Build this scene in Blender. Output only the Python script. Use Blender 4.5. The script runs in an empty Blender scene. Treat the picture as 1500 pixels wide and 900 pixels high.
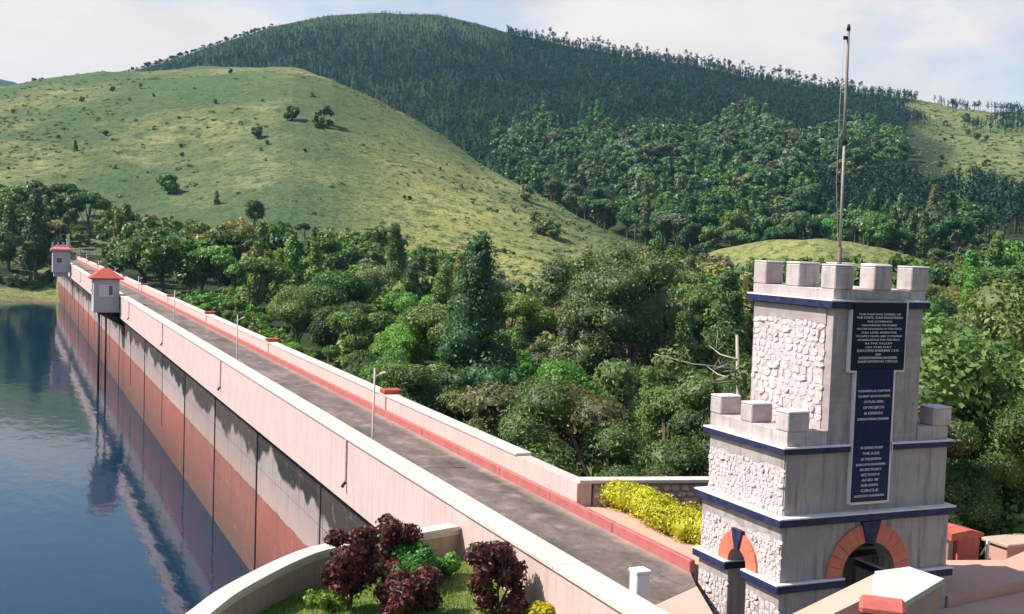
import bpy, bmesh, math, random
import numpy as np
from mathutils import Vector, Matrix

random.seed(7)
rng = np.random.default_rng(11)
S = bpy.context.scene
COL = S.collection

# ------------------------------------------------------------------ camera
CAM = np.array([0.0, 0.0, 8.0])
FPX, YAW, PITCH, ROLL = 1698.7, 0.41368, 0.057116, 0.033445      # focal length in pixels of a 1500-wide frame
FWD = np.array([math.sin(YAW)*math.cos(PITCH), math.cos(YAW)*math.cos(PITCH), -math.sin(PITCH)])
_r0 = np.array([math.cos(YAW), -math.sin(YAW), 0.0]); _u0 = np.cross(_r0, FWD)
RGT = _r0*math.cos(ROLL) + _u0*math.sin(ROLL); UPV = np.cross(RGT, FWD)
cd = bpy.data.cameras.new('camera'); cam = bpy.data.objects.new('camera', cd); COL.objects.link(cam)
cd.sensor_width = 36.0; cd.lens = 36.0*FPX/1500.0; cd.clip_start = 0.1; cd.clip_end = 20000
cam.matrix_world = Matrix(((RGT[0], UPV[0], -FWD[0], CAM[0]), (RGT[1], UPV[1], -FWD[1], CAM[1]), (RGT[2], UPV[2], -FWD[2], CAM[2]), (0, 0, 0, 1)))
S.camera = cam

def ray(px, py):
    return FWD + RGT*((px-750)/FPX) - UPV*((py-450)/FPX)
def far_point(px, py, r):            # the point seen there, r metres away over the ground
    d = ray(px, py); return CAM + d/math.hypot(d[0], d[1])*r
def project(P):
    d = np.asarray(P, float) - CAM; z = d @ FWD
    return 750 + FPX*(d @ RGT)/z, 450 - FPX*(d @ UPV)/z, z

# ------------------------------------------------------------------ sun, sky, exposure
SUN = Vector((-0.61, 0.25, 0.75)).normalized()                     # towards the sun
sl = bpy.data.lights.new('sun', 'SUN'); sl.energy = 5.0; sl.angle = math.radians(0.5); sl.color = (1.0, 0.945, 0.87)
so = bpy.data.objects.new('sun', sl); COL.objects.link(so); so.location = (0, 0, 60)
so.rotation_euler = SUN.to_track_quat('Z', 'Y').to_euler()
S.view_settings.view_transform = 'Standard'; S.view_settings.look = 'None'
S.view_settings.exposure = 0.50; S.view_settings.gamma = 1.0; S.view_settings.use_curve_mapping = False
S.cycles.max_bounces = 6; S.cycles.diffuse_bounces = 3; S.cycles.glossy_bounces = 3; S.cycles.transmission_bounces = 3
S.cycles.transparent_max_bounces = 4; S.cycles.volume_bounces = 0
S.cycles.use_adaptive_sampling = True; S.cycles.adaptive_threshold = 0.02

W = bpy.data.worlds.new('World'); S.world = W; W.use_nodes = True
wn, wl = W.node_tree.nodes, W.node_tree.links
for n in list(wn): wn.remove(n)
sky = wn.new('ShaderNodeTexSky'); sky.sky_type = 'NISHITA'; sky.sun_disc = False
sky.sun_elevation = math.asin(SUN.z); sky.sun_rotation = math.atan2(SUN.x, SUN.y)
sky.air_density = 1.0; sky.dust_density = 1.0; sky.ozone_density = 1.5
bgs = wn.new('ShaderNodeBackground'); bgs.inputs[1].default_value = 0.115; wl.new(sky.outputs[0], bgs.inputs[0])
tc = wn.new('ShaderNodeTexCoord'); mp = wn.new('ShaderNodeMapping'); mp.inputs['Scale'].default_value = (1, 1, 2.2)
mp.inputs['Location'].default_value = (0.35, 0.1, 0.0)
wl.new(tc.outputs['Generated'], mp.inputs[0])
n1 = wn.new('ShaderNodeTexNoise'); n1.inputs['Scale'].default_value = 2.6; n1.inputs['Detail'].default_value = 7; n1.inputs['Roughness'].default_value = 0.55
n2 = wn.new('ShaderNodeTexNoise'); n2.inputs['Scale'].default_value = 6.0; n2.inputs['Detail'].default_value = 6
wl.new(mp.outputs[0], n1.inputs['Vector']); wl.new(mp.outputs[0], n2.inputs['Vector'])
sx = wn.new('ShaderNodeSeparateXYZ'); wl.new(tc.outputs['Generated'], sx.inputs[0])
hz = wn.new('ShaderNodeMapRange'); hz.inputs[1].default_value = 0.08; hz.inputs[2].default_value = 0.32   # cloud banks thin out upwards
hz.inputs[3].default_value = 0.22; hz.inputs[4].default_value = -0.06; wl.new(sx.outputs[2], hz.inputs[0])
ad = wn.new('ShaderNodeMath'); ad.operation = 'ADD'; wl.new(n1.outputs[0], ad.inputs[0]); wl.new(hz.outputs[0], ad.inputs[1])
cr = wn.new('ShaderNodeValToRGB'); cr.color_ramp.elements[0].position = 0.47; cr.color_ramp.elements[1].position = 0.62
wl.new(ad.outputs[0], cr.inputs[0])
cc = wn.new('ShaderNodeValToRGB'); cc.color_ramp.elements[0].position = 0.30; cc.color_ramp.elements[1].position = 0.62
cc.color_ramp.elements[0].color = (0.82, 0.755, 0.755, 1); cc.color_ramp.elements[1].color = (1.0, 0.915, 0.875, 1)
wl.new(n2.outputs[0], cc.inputs[0])
bgc = wn.new('ShaderNodeBackground'); bgc.inputs[1].default_value = 0.72; wl.new(cc.outputs[0], bgc.inputs[0])
mx = wn.new('ShaderNodeMixShader'); wl.new(cr.outputs[0], mx.inputs[0]); wl.new(bgs.outputs[0], mx.inputs[1]); wl.new(bgc.outputs[0], mx.inputs[2])
wo = wn.new('ShaderNodeOutputWorld'); wl.new(mx.outputs[0], wo.inputs[0])

# ------------------------------------------------------------------ material helpers
class NT:
    def __init__(s, name, rough=0.85, spec=0.3):
        s.m = bpy.data.materials.new(name); s.m.use_nodes = True
        s.t = s.m.node_tree; s.n = s.t.nodes; s.b = s.n['Principled BSDF']; s.out = s.n['Material Output']
        s.b.inputs['Roughness'].default_value = rough; s.b.inputs['Specular IOR Level'].default_value = spec
        s._pos = None
    def link(s, a, b): s.t.links.new(a, b)
    def set(s, sock, v):
        if isinstance(v, bpy.types.NodeSocket): s.link(v, sock)
        elif isinstance(v, (tuple, list)) and len(v) == 3 and sock.type == 'RGBA': sock.default_value = (*v, 1)
        else: sock.default_value = v
    def pos(s, scale=None):
        if s._pos is None: s._pos = s.n.new('ShaderNodeNewGeometry').outputs['Position']
        if scale is None: return s._pos
        k = s.n.new('ShaderNodeVectorMath'); k.operation = 'MULTIPLY'; s.link(s._pos, k.inputs[0]); k.inputs[1].default_value = scale
        return k.outputs[0]
    def noise(s, scale, detail=4, rough=0.55, stretch=None):
        k = s.n.new('ShaderNodeTexNoise'); k.inputs['Scale'].default_value = scale; k.inputs['Detail'].default_value = detail; k.inputs['Roughness'].default_value = rough
        s.link(s.pos(stretch), k.inputs['Vector']); return k.outputs[0]
    def ramp(s, f, *stops):
        k = s.n.new('ShaderNodeValToRGB'); e = k.color_ramp.elements
        while len(e) < len(stops): e.new(0.5)
        for q, (p, c) in zip(e, stops):
            q.position = p; q.color = (c, c, c, 1) if not isinstance(c, (tuple, list)) else (*c, 1)
        s.link(f, k.inputs[0]); return k.outputs[0]
    def mix(s, f, a, b, mode='MIX'):
        k = s.n.new('ShaderNodeMix'); k.data_type = 'RGBA'; k.blend_type = mode
        s.set(k.inputs[0], f); s.set(k.inputs[6], a); s.set(k.inputs[7], b); return k.outputs[2]
    def math(s, op, a, b=0.0):
        k = s.n.new('ShaderNodeMath'); k.operation = op; s.set(k.inputs[0], a); s.set(k.inputs[1], b); return k.outputs[0]
    def xyz(s, i):
        k = s.n.new('ShaderNodeSeparateXYZ'); s.link(s.pos(), k.inputs[0]); return k.outputs[i]
    def attr(s, name):
        k = s.n.new('ShaderNodeAttribute'); k.attribute_name = name; return k.outputs['Color']
    def color(s, c): s.set(s.b.inputs['Base Color'], c); return s
    def bump(s, h, strength=0.3, dist=0.02):
        k = s.n.new('ShaderNodeBump'); k.inputs['Strength'].default_value = strength; k.inputs['Distance'].default_value = dist
        s.link(h, k.inputs['Height']); s.link(k.outputs[0], s.b.inputs['Normal']); return s

def wash(name, base, dirt, streak=0.6, scale=1.0, bump=0.35, dist=0.012):
    """limewashed or painted masonry: blotches, rain streaks down the face, fine grain"""
    m = NT(name)
    blot = m.ramp(m.noise(0.9*scale, 5, 0.6), (0.35, 0.0), (0.68, 1.0))
    st = m.ramp(m.noise(1.0*scale, 5, 0.6, (5.0, 5.0, 0.35)), (0.45, 0.0), (0.72, 1.0))
    f = m.math('MULTIPLY', st, streak); f = m.math('MAXIMUM', f, m.math('MULTIPLY', blot, 0.35))
    c = m.mix(f, base, dirt); g = m.noise(35*scale, 3)
    c = m.mix(m.math('MULTIPLY', m.ramp(g, (0.3, 1.0), (0.55, 0.0)), 0.25), c, dirt)
    return m.color(c).bump(m.math('ADD', g, m.noise(8*scale, 3)), bump, dist).m
def paint(name, base, dark, scale=1.0, rough=0.6):
    m = NT(name, rough)
    f = m.ramp(m.noise(2.5*scale, 6, 0.65), (0.38, 0.0), (0.75, 1.0))
    return m.color(m.mix(f, base, dark)).bump(m.noise(30*scale, 3), 0.25, 0.01).m

M = {}
M['parapet'] = wash('parapet_paint', (0.66, 0.495, 0.46), (0.40, 0.29, 0.26), 0.62, 0.8)
M['coping'] = wash('coping_concrete', (0.68, 0.60, 0.52), (0.36, 0.31, 0.27), 0.45, 1.6)
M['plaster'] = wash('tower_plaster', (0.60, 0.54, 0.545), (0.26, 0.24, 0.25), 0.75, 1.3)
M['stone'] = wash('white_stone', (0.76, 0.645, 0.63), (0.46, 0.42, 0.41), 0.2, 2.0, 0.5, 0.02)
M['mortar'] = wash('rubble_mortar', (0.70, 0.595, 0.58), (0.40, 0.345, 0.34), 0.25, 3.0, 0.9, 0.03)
M['white'] = wash('white_paint', (0.82, 0.77, 0.76), (0.50, 0.46, 0.45), 0.3, 2.0)
M['kerb'] = paint('red_kerb_paint', (0.50, 0.15, 0.145), (0.36, 0.11, 0.105), 0.9)
M['red'] = paint('red_paint', (0.55, 0.135, 0.105), (0.38, 0.09, 0.07), 2.0)
M['brick_red'] = paint('brick_red_cap', (0.48, 0.10, 0.05), (0.25, 0.06, 0.04), 3.0)
M['arch'] = paint('arch_orange', (0.66, 0.20, 0.12), (0.52, 0.15, 0.10), 3.0)
M['roof_red'] = paint('roof_red', (0.50, 0.09, 0.06), (0.33, 0.07, 0.05), 1.5)
M['roof_pink'] = paint('roof_pink', (0.56, 0.19, 0.19), (0.42, 0.15, 0.15), 1.5)
M['navy'] = paint('navy_paint', (0.010, 0.015, 0.070), (0.045, 0.05, 0.10), 2.2, 0.55)
M['plaque_dark'] = paint('plaque_black', (0.006, 0.008, 0.030), (0.012, 0.014, 0.035), 2.0, 0.35)
M['plaque_blue'] = paint('plaque_blue', (0.007, 0.012, 0.065), (0.016, 0.022, 0.07), 2.0, 0.35)
M['letter'] = paint('letter_paint', (0.78, 0.76, 0.78), (0.6, 0.58, 0.6), 8.0)
M['grey_wall'] = wash('gatehouse_plaster', (0.52, 0.48, 0.50), (0.34, 0.31, 0.33), 0.5, 1.0)
M['dark_metal'] = paint('dark_iron', (0.018, 0.017, 0.018), (0.05, 0.035, 0.03), 4.0, 0.55)
M['pale_metal'] = paint('pale_pole_paint', (0.66, 0.60, 0.56), (0.42, 0.34, 0.28), 3.0, 0.5)
M['pole_rust'] = paint('pole_undercoat', (0.20, 0.14, 0.12), (0.10, 0.07, 0.06), 5.0, 0.6)
M['glass'] = NT('window_glass', 0.12, 0.6).color((0.05, 0.06, 0.07)).m
M['curtain'] = paint('window_shutter', (0.70, 0.62, 0.62), (0.55, 0.48, 0.48), 3.0)
M['drain'] = paint('drain_pipe_paint', (0.60, 0.43, 0.40), (0.42, 0.28, 0.25), 3.0)
M['terrace'] = wash('terrace_concrete', (0.63, 0.37, 0.29), (0.40, 0.25, 0.20), 0.25, 1.3)
M['ramp'] = wash('ramp_concrete', (0.54, 0.405, 0.325), (0.36, 0.27, 0.22), 0.1, 0.9)
M['wood'] = paint('bark', (0.16, 0.12, 0.085), (0.07, 0.055, 0.04), 1.0, 0.9)
M['pale_wood'] = paint('pale_bark', (0.52, 0.45, 0.38), (0.30, 0.26, 0.21), 1.0, 0.9)

def road_mat():
    m = NT('road_surface', 0.9)
    a = m.ramp(m.noise(0.35, 7, 0.68, (1.6, 0.55, 1)), (0.34, (0.090, 0.070, 0.060)), (0.50, (0.160, 0.124, 0.108)), (0.68, (0.30, 0.23, 0.195)))
    b = m.ramp(m.noise(3.0, 6, 0.7), (0.38, 1.0), (0.52, 0.0))
    c = m.mix(m.math('MULTIPLY', b, 0.35), a, (0.06, 0.048, 0.041))
    e = m.ramp(m.noise(0.8, 5, 0.6), (0.56, 0.0), (0.72, 1.0))
    c = m.mix(m.math('MULTIPLY', e, 0.5), c, (0.46, 0.36, 0.31))
    vo = m.n.new('ShaderNodeTexVoronoi'); vo.feature = 'DISTANCE_TO_EDGE'; vo.inputs['Scale'].default_value = 0.55
    wv = m.n.new('ShaderNodeVectorMath'); wv.operation = 'MULTIPLY_ADD'; nz = m.n.new('ShaderNodeTexNoise'); nz.inputs['Scale'].default_value = 1.6; nz.inputs['Detail'].default_value = 4; m.link(m.pos(), nz.inputs['Vector'])
    m.link(nz.outputs['Color'], wv.inputs[0]); wv.inputs[1].default_value = (0.9, 0.9, 0.9); m.link(m.pos(), wv.inputs[2]); m.link(wv.outputs[0], vo.inputs['Vector'])
    c = m.mix(m.ramp(vo.outputs['Distance'], (0.004, 0.35), (0.014, 0.0)), c, (0.05, 0.04, 0.035))
    ex = m.math('ABSOLUTE', m.math('SUBTRACT', m.xyz(0), 13.57)); ed = m.n.new('ShaderNodeMapRange'); ed.inputs[1].default_value = 1.35; ed.inputs[2].default_value = 1.95; m.link(m.math('ADD', ex, m.math('MULTIPLY', m.noise(1.2, 5, 0.65), 0.5)), ed.inputs[0])
    ed.inputs[1].default_value = 1.75; ed.inputs[2].default_value = 2.25
    c = m.mix(m.math('MULTIPLY', ed.outputs[0], 0.75), c, (0.40, 0.30, 0.25))
    return m.color(c).bump(m.noise(14, 5), 0.5, 0.02).m
M['road'] = road_mat()

def dam_mat():
    m = NT('dam_face', 0.88)
    z = m.xyz(2)
    w = m.noise(0.36, 3, 0.5, (1, 1, 0.7)); fine = m.noise(1.5, 6, 0.65, (3, 3, 0.25)); blot = m.noise(0.35, 6, 0.6)
    pale = m.mix(m.ramp(fine, (0.36, 0.0), (0.78, 1.0)), (0.375, 0.315, 0.30), (0.21, 0.18, 0.175))
    low = m.ramp(m.math('ADD', z, m.math('MULTIPLY', blot, 1.2)), (0.0, 1.0), (1.0, 0.0))
    pk = m.n.new('ShaderNodeMapRange'); pk.inputs[1].default_value = -2.6; pk.inputs[2].default_value = -3.8; m.link(m.math('ADD', z, m.math('MULTIPLY', w, 1.3)), pk.inputs[0]); pk = pk.outputs[0]
    pale = m.mix(m.math('MULTIPLY', pk, 0.75), pale, (0.45, 0.315, 0.28))
    red = m.mix(m.ramp(fine, (0.36, 0.0), (0.72, 1.0)), (0.34, 0.110, 0.088), (0.22, 0.075, 0.062))
    red = m.mix(m.ramp(blot, (0.52, 0.0), (0.75, 0.6)), red, (0.38, 0.165, 0.135))
    mud = m.mix(fine, (0.125, 0.066, 0.046), (0.05, 0.034, 0.026))
    c = m.mix(m.math('LESS_THAN', m.math('ADD', z, m.math('MULTIPLY', m.noise(2.2, 5), 0.35)), -4.57), pale, red)
    fm = m.n.new('ShaderNodeMapRange'); fm.inputs[1].default_value = -5.6; fm.inputs[2].default_value = -8.6
    m.link(m.math('ADD', z, m.math('MULTIPLY', m.math('SUBTRACT', fine, 0.5), 2.6)), fm.inputs[0])
    c = m.mix(m.math('MULTIPLY', fm.outputs[0], 0.8), c, mud)
    # mildew hanging in scallops below the walkway
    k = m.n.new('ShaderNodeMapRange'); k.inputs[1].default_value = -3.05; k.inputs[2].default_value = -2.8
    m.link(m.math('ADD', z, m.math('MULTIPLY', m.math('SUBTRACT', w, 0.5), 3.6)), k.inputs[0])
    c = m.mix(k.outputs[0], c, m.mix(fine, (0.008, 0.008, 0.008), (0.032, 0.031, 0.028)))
    # each bay weathered a little differently, faint lift lines, rust and lime runs
    bay = m.n.new('ShaderNodeTexWhiteNoise'); bay.noise_dimensions = '1D'; m.link(m.math('FLOOR', m.math('DIVIDE', m.math('ADD', m.xyz(1), -31.6), 12.4)), bay.inputs['W'])
    c = m.mix(m.math('MULTIPLY', bay.outputs[0], 0.30), c, (0.16, 0.11, 0.095))
    lift = m.math('ABSOLUTE', m.math('SUBTRACT', m.math('FRACT', m.math('DIVIDE', m.math('ADD', z, m.math('MULTIPLY', m.noise(0.8, 3), 0.12)), 1.35)), 0.5))
    c = m.mix(m.math('MULTIPLY', m.ramp(lift, (0.012, 1.0), (0.030, 0.0)), 0.40), c, (0.10, 0.07, 0.06))
    runs = m.ramp(m.noise(0.9, 5, 0.65, (2.2, 2.2, 0.16)), (0.56, 0.0), (0.70, 1.0))
    c = m.mix(m.math('MULTIPLY', runs, 0.45), c, (0.12, 0.075, 0.06))
    spots = m.ramp(m.noise(1.6, 6, 0.7), (0.60, 0.0), (0.72, 1.0)); c = m.mix(m.math('MULTIPLY', spots, 0.35), c, (0.50, 0.40, 0.37))
    return m.color(c).bump(m.math('ADD', m.noise(6, 4), fine), 0.4, 0.03).m
M['dam'] = dam_mat()

def water_mat():
    m = NT('lake_water', 0.07, 0.5); m.b.inputs['IOR'].default_value = 1.33
    m.color(m.mix(m.noise(0.02, 3), (0.005, 0.024, 0.052), (0.007, 0.030, 0.060)))
    h = m.math('ADD', m.noise(1.1, 3, 0.5, (1.0, 0.45, 1)), m.math('MULTIPLY', m.noise(0.25, 2, 0.5, (1, 0.5, 1)), 1.5))
    return m.bump(h, 0.35, 0.05).m
M['water'] = water_mat()

def leaf_mat():
    m = NT('leaf', 0.52, 0.35)
    oi = m.n.new('ShaderNodeObjectInfo')
    c = m.mix(1.0, oi.outputs['Color'], m.attr('tint'), 'MULTIPLY')
    m.color(c)
    tr = m.n.new('ShaderNodeBsdfTranslucent'); m.link(m.mix(1.0, c, (1.25, 1.35, 0.7), 'MULTIPLY'), tr.inputs[0])
    ms = m.n.new('ShaderNodeMixShader'); ms.inputs[0].default_value = 0.22
    m.link(m.b.outputs[0], ms.inputs[1]); m.link(tr.outputs[0], ms.inputs[2]); m.link(ms.outputs[0], m.out.inputs[0])
    return m.m
M['leaf'] = leaf_mat()
_nd = NT('needles', 0.9, 0.05); _oi = _nd.n.new('ShaderNodeObjectInfo'); _nd.color(_nd.mix(1.0, _oi.outputs['Color'], _nd.attr('tint'), 'MULTIPLY')); M['needle'] = _nd.m

def terrain_mat():
    m = NT('hillside', 0.95, 0.1)
    k = m.n.new('ShaderNodeSeparateColor'); m.link(m.attr('cover'), k.inputs[0])
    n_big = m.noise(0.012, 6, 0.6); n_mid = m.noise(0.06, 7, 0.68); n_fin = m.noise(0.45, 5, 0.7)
    g = m.ramp(n_mid, (0.30, (0.085, 0.120, 0.050)), (0.46, (0.200, 0.215, 0.085)), (0.64, (0.33, 0.31, 0.14)))
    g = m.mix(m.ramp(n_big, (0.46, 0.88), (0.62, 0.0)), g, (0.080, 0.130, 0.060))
    g = m.mix(k.outputs[1], g, m.mix(n_mid, (0.25, 0.265, 0.065), (0.43, 0.405, 0.135)))
    g = m.mix(m.ramp(n_fin, (0.36, 0.75), (0.50, 0.0)), g, (0.040, 0.070, 0.034))
    f = m.mix(n_fin, (0.022, 0.040, 0.018), (0.05, 0.07, 0.03))
    n_sp = m.noise(0.17, 6, 0.75); g = m.mix(m.ramp(n_sp, (0.38, 0.85), (0.48, 0.0)), g, (0.060, 0.100, 0.050))
    c = m.mix(k.outputs[0], f, g)
    c = m.mix(k.outputs[2], c, m.mix(n_fin, (0.30, 0.19, 0.12), (0.19, 0.12, 0.075)))
    return m.color(c).bump(m.math('ADD', m.noise(0.5, 5, 0.7), n_mid), 0.9, 1.2).m
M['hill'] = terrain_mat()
def lawn_mat():
    m = NT('lawn_soil', 0.95, 0.1)
    return m.color(m.mix(m.ramp(m.noise(1.2, 5), (0.4, 0.0), (0.6, 1.0)), (0.10, 0.17, 0.03), (0.22, 0.22, 0.08))).bump(m.noise(25, 4), 0.6, 0.03).m
M['lawn'] = lawn_mat()

# ------------------------------------------------------------------ object helpers
def link(name, me, mat=None, parent=None):
    o = bpy.data.objects.new(name, me); COL.objects.link(o)
    if mat is not None and me is not None and not me.materials: me.materials.append(mat)
    if parent is not None: o.parent = parent
    return o
def tag(o, label=None, cat=None, group=None, kind=None):
    for k, v in (('label', label), ('category', cat), ('group', group), ('kind', kind)):
        if v: o[k] = v
    return o
def thing(name, label, cat, loc=(0, 0, 0), group=None):
    o = bpy.data.objects.new(name, None); COL.objects.link(o); o.location = loc; o.empty_display_size = 0.3
    return tag(o, label, cat, group)
class MB:
    """collects pieces of one mesh; coordinates are relative to the thing's origin"""
    def __init__(s, org=(0, 0, 0)): s.bm = bmesh.new(); s.o = Vector(org)
    def box(s, x0, x1, y0, y1, z0, z1, bevel=0.0):
        r = bmesh.ops.create_cube(s.bm, size=1.0); vs = r['verts']
        for v in vs:
            v.co = Vector((x0 + (v.co.x+.5)*(x1-x0), y0 + (v.co.y+.5)*(y1-y0), z0 + (v.co.z+.5)*(z1-z0))) - s.o
        if bevel:
            es = list({e for v in vs for e in v.link_edges})
            bmesh.ops.bevel(s.bm, geom=es, offset=bevel, segments=1, affect='EDGES', profile=0.5)
        return s
    def prism(s, pts, z0, z1):
        a = [s.bm.verts.new(Vector((p[0], p[1], z0)) - s.o) for p in pts]; b = [s.bm.verts.new(Vector((p[0], p[1], z1)) - s.o) for p in pts]
        s.bm.faces.new(a[::-1]); s.bm.faces.new(b); n = len(pts)
        for i in range(n): s.bm.faces.new((a[i], a[(i+1) % n], b[(i+1) % n], b[i]))
        return s
    def hull(s, pts, faces):
        v = [s.bm.verts.new(Vector(p) - s.o) for p in pts]
        for f in faces: s.bm.faces.new([v[i] for i in f])
        return s
    def tube(s, pts, rad, sides=8, caps=True):
        pts = [Vector(p) - s.o for p in pts]; rad = [rad]*len(pts) if not isinstance(rad, (list, tuple)) else rad
        rings = []
        for i, p in enumerate(pts):
            d = (pts[min(i+1, len(pts)-1)] - pts[max(i-1, 0)]).normalized()
            u = d.cross(Vector((0, 0, 1)) if abs(d.z) < 0.95 else Vector((1, 0, 0))).normalized(); w = d.cross(u)
            rings.append([s.bm.verts.new(p + (u*math.cos(2*math.pi*k/sides) + w*math.sin(2*math.pi*k/sides))*rad[i]) for k in range(sides)])
        for a, b in zip(rings, rings[1:]):
            for k in range(sides): s.bm.faces.new((a[k], a[(k+1) % sides], b[(k+1) % sides], b[k]))
        if caps: s.bm.faces.new(rings[0][::-1]); s.bm.faces.new(rings[-1])
        return s
    def build(s, name, mat, parent=None, smooth=False):
        bmesh.ops.recalc_face_normals(s.bm, faces=s.bm.faces)
        me = bpy.data.meshes.new(name); s.bm.to_mesh(me); s.bm.free()
        if smooth:
            for p in me.polygons: p.use_smooth = True
        o = link(name, me, M[mat], parent)
        if parent is None: o.location = s.o
        return o

def np_mesh(name, verts, faces, tint=None, attr='tint'):
    """faces: (n, k) array; tint: per-vertex colours"""
    me = bpy.data.meshes.new(name); faces = np.asarray(faces, np.int32); k = faces.shape[1]
    me.vertices.add(len(verts)); me.vertices.foreach_set('co', np.asarray(verts, np.float32).ravel())
    me.loops.add(faces.size); me.loops.foreach_set('vertex_index', faces.ravel())
    me.polygons.add(len(faces)); me.polygons.foreach_set('loop_start', np.arange(len(faces), dtype=np.int32)*k)
    me.update(calc_edges=True)
    if tint is not None:
        a = me.color_attributes.new(attr, 'FLOAT_COLOR', 'POINT')
        a.data.foreach_set('color', np.concatenate([np.asarray(tint, np.float32), np.ones((len(verts), 1), np.float32)], axis=1).ravel())
    return me

# ------------------------------------------------------------------ terrain
def _h2(ix, iy):
    n = (ix*374761393 + iy*668265263) & 0x7fffffff; n = ((n ^ (n >> 13))*1274126177) & 0x7fffffff
    return ((n ^ (n >> 16)) & 0xffff)/65535.0
def vnoise(x, y):
    ix = np.floor(x).astype(np.int64); iy = np.floor(y).astype(np.int64); fx = x-ix; fy = y-iy
    fx = fx*fx*(3-2*fx); fy = fy*fy*(3-2*fy)
    a = _h2(ix, iy); b = _h2(ix+1, iy); c = _h2(ix, iy+1); d = _h2(ix+1, iy+1)
    return (a*(1-fx)+b*fx)*(1-fy) + (c*(1-fx)+d*fx)*fy - 0.5
def fbm(x, y, s, o=4):
    t = 0; amp = 1.0
    for _ in range(o): t = t + amp*vnoise(x/s + 17.3*_, y/s - 9.1*_); amp *= 0.5; s *= 0.5
    return t
def bearing(px, py):
    d = ray(px, py); return math.degrees(math.atan2(d[0], d[1])), d[2]/math.hypot(d[0], d[1])
def control(rows):      # (px, py, range) -> bearing, range, height
    o = []
    for px, py, r in rows:
        b, t = bearing(px, py); o.append((b, r, 8 + r*t))
    return np.array(sorted(o))
CREST = control([(-300, 150, 700), (0, 127, 720), (60, 117, 720), (150, 104, 720), (300, 99, 700), (430, 102, 660), (490, 117, 630), (540, 142, 600), (600, 174, 570), (700, 238, 510), (760, 270, 480), (850, 319, 430), (930, 360, 390), (1000, 386, 350), (1100, 398, 330), (1600, 420, 330)])
RIDGE = control([(-400, 190, 1500), (0, 142, 1500), (180, 101, 1500), (220, 90, 1500), (340, 50, 1500), (400, 31, 1480), (480, 13, 1450), (560, 9, 1430), (640, 11, 1400), (700, 25, 1400), (760, 44, 1400), (830, 60, 1380), (900, 74, 1350), (1000, 88, 1300), (1100, 108, 1280), (1200, 126, 1250), (1280, 132, 1250), (1340, 139, 1250), (1400, 153, 1230), (1450, 158, 1200), (1500, 160, 1200), (1700, 190, 1200)])
BACK = control([(-500, 60, 2600), (-100, 84, 2600), (-40, 94, 2600), (0, 105, 2600), (25, 110, 2600), (48, 121, 2600), (110, 150, 2600), (400, 190, 2600), (1600, 250, 2600)])
FOOT = np.array([(-30, 300, -2), (-1, 305, 0), (6, 300, 0), (12, 270, -2), (20, 262, -5), (28, 255, -7), (32, 255, -7), (60, 250, -5)])
VALLEY = control([(0, 250, 900), (600, 330, 680), (700, 330, 620), (780, 340, 560), (860, 345, 520), (930, 345, 470), (1000, 352, 450), (1100, 352, 440), (1250, 352, 440), (1400, 352, 440), (1600, 352, 440)])

NB_F, NR = 620, 300
PH = np.unique(np.concatenate([np.linspace(-180, -12, 57), np.linspace(-12, 60, NB_F), np.linspace(60, 180, 41)]))[:-1]
RR = np.concatenate([[0.5], np.geomspace(3, 3600, NR)])
def curve(c, i): return np.interp(PH, c[:, 0], c[:, i])
def build_table():
    T = np.zeros((len(PH), len(RR)))
    cr_r, cr_z = curve(CREST, 1), curve(CREST, 2); rd_r, rd_z = curve(RIDGE, 1), curve(RIDGE, 2)
    bk_z = curve(BACK, 2); ft_r, ft_z = np.interp(PH, FOOT[:, 0], FOOT[:, 1]), np.interp(PH, FOOT[:, 0], FOOT[:, 2])
    va_r, va_z = curve(VALLEY, 1), curve(VALLEY, 2)
    for i in range(len(PH)):
        r = [0, 60, 150, ft_r[i]]; z = [-14, -13.5, -9.5, ft_z[i]]
        for t in (0.15, 0.3, 0.45, 0.6, 0.75, 0.88, 1.0):
            r.append(ft_r[i] + t*(cr_r[i]-ft_r[i])); z.append(ft_z[i] + (cr_z[i]-ft_z[i])*(0.35*t + 0.65*math.sin(t*math.pi/2)**1.2))
        vr = max(va_r[i], cr_r[i]+50); vz = min(va_z[i], cr_z[i]-4 if cr_z[i] > 12 else va_z[i]); vz = max(vz, -4)
        r.append(vr); z.append(vz)
        for t in (0.2, 0.4, 0.6, 0.8, 0.92, 1.0):
            r.append(vr + t*(rd_r[i]-vr)); z.append(vz + (rd_z[i]-vz)*(0.84*t + 0.16*t*t))
        r += [rd_r[i]+250, 2050, 2600, 3600]; z += [rd_z[i]-55, min(rd_z[i]-120, bk_z[i]-60), bk_z[i], bk_z[i]-100]
        T[i] = np.interp(RR, r, z)
    # settle the kinks along the range, a little
    K = T.copy()
    for _ in range(2):
        K[:, 1:-1] = 0.25*K[:, :-2] + 0.5*K[:, 1:-1] + 0.25*K[:, 2:]
    return K
TAB = build_table()
_ph, _rr = np.radians(PH)[:, None], RR[None, :]
GX, GY = np.sin(_ph)*_rr, np.cos(_ph)*_rr
_amp = np.interp(_rr, [0, 250, 400, 900, 1400, 3000], [0.3, 1.2, 3.0, 11, 9, 20])
_fade = 1 - np.exp(-((_rr - np.interp(PH, RIDGE[:, 0], RIDGE[:, 1])[:, None])/90)**2)*0.8
_fade2 = 1 - np.exp(-((_rr - np.interp(PH, CREST[:, 0], CREST[:, 1])[:, None])/45)**2)*0.75
TAB = TAB + fbm(GX, GY, 160.0, 4)*_amp*_fade*_fade2 + fbm(GX+900, GY, 40, 3)*np.interp(_rr, [0, 300, 450, 800, 3000], [0.2, 0.9, 2.4, 3.0, 4.0])*_fade
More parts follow.
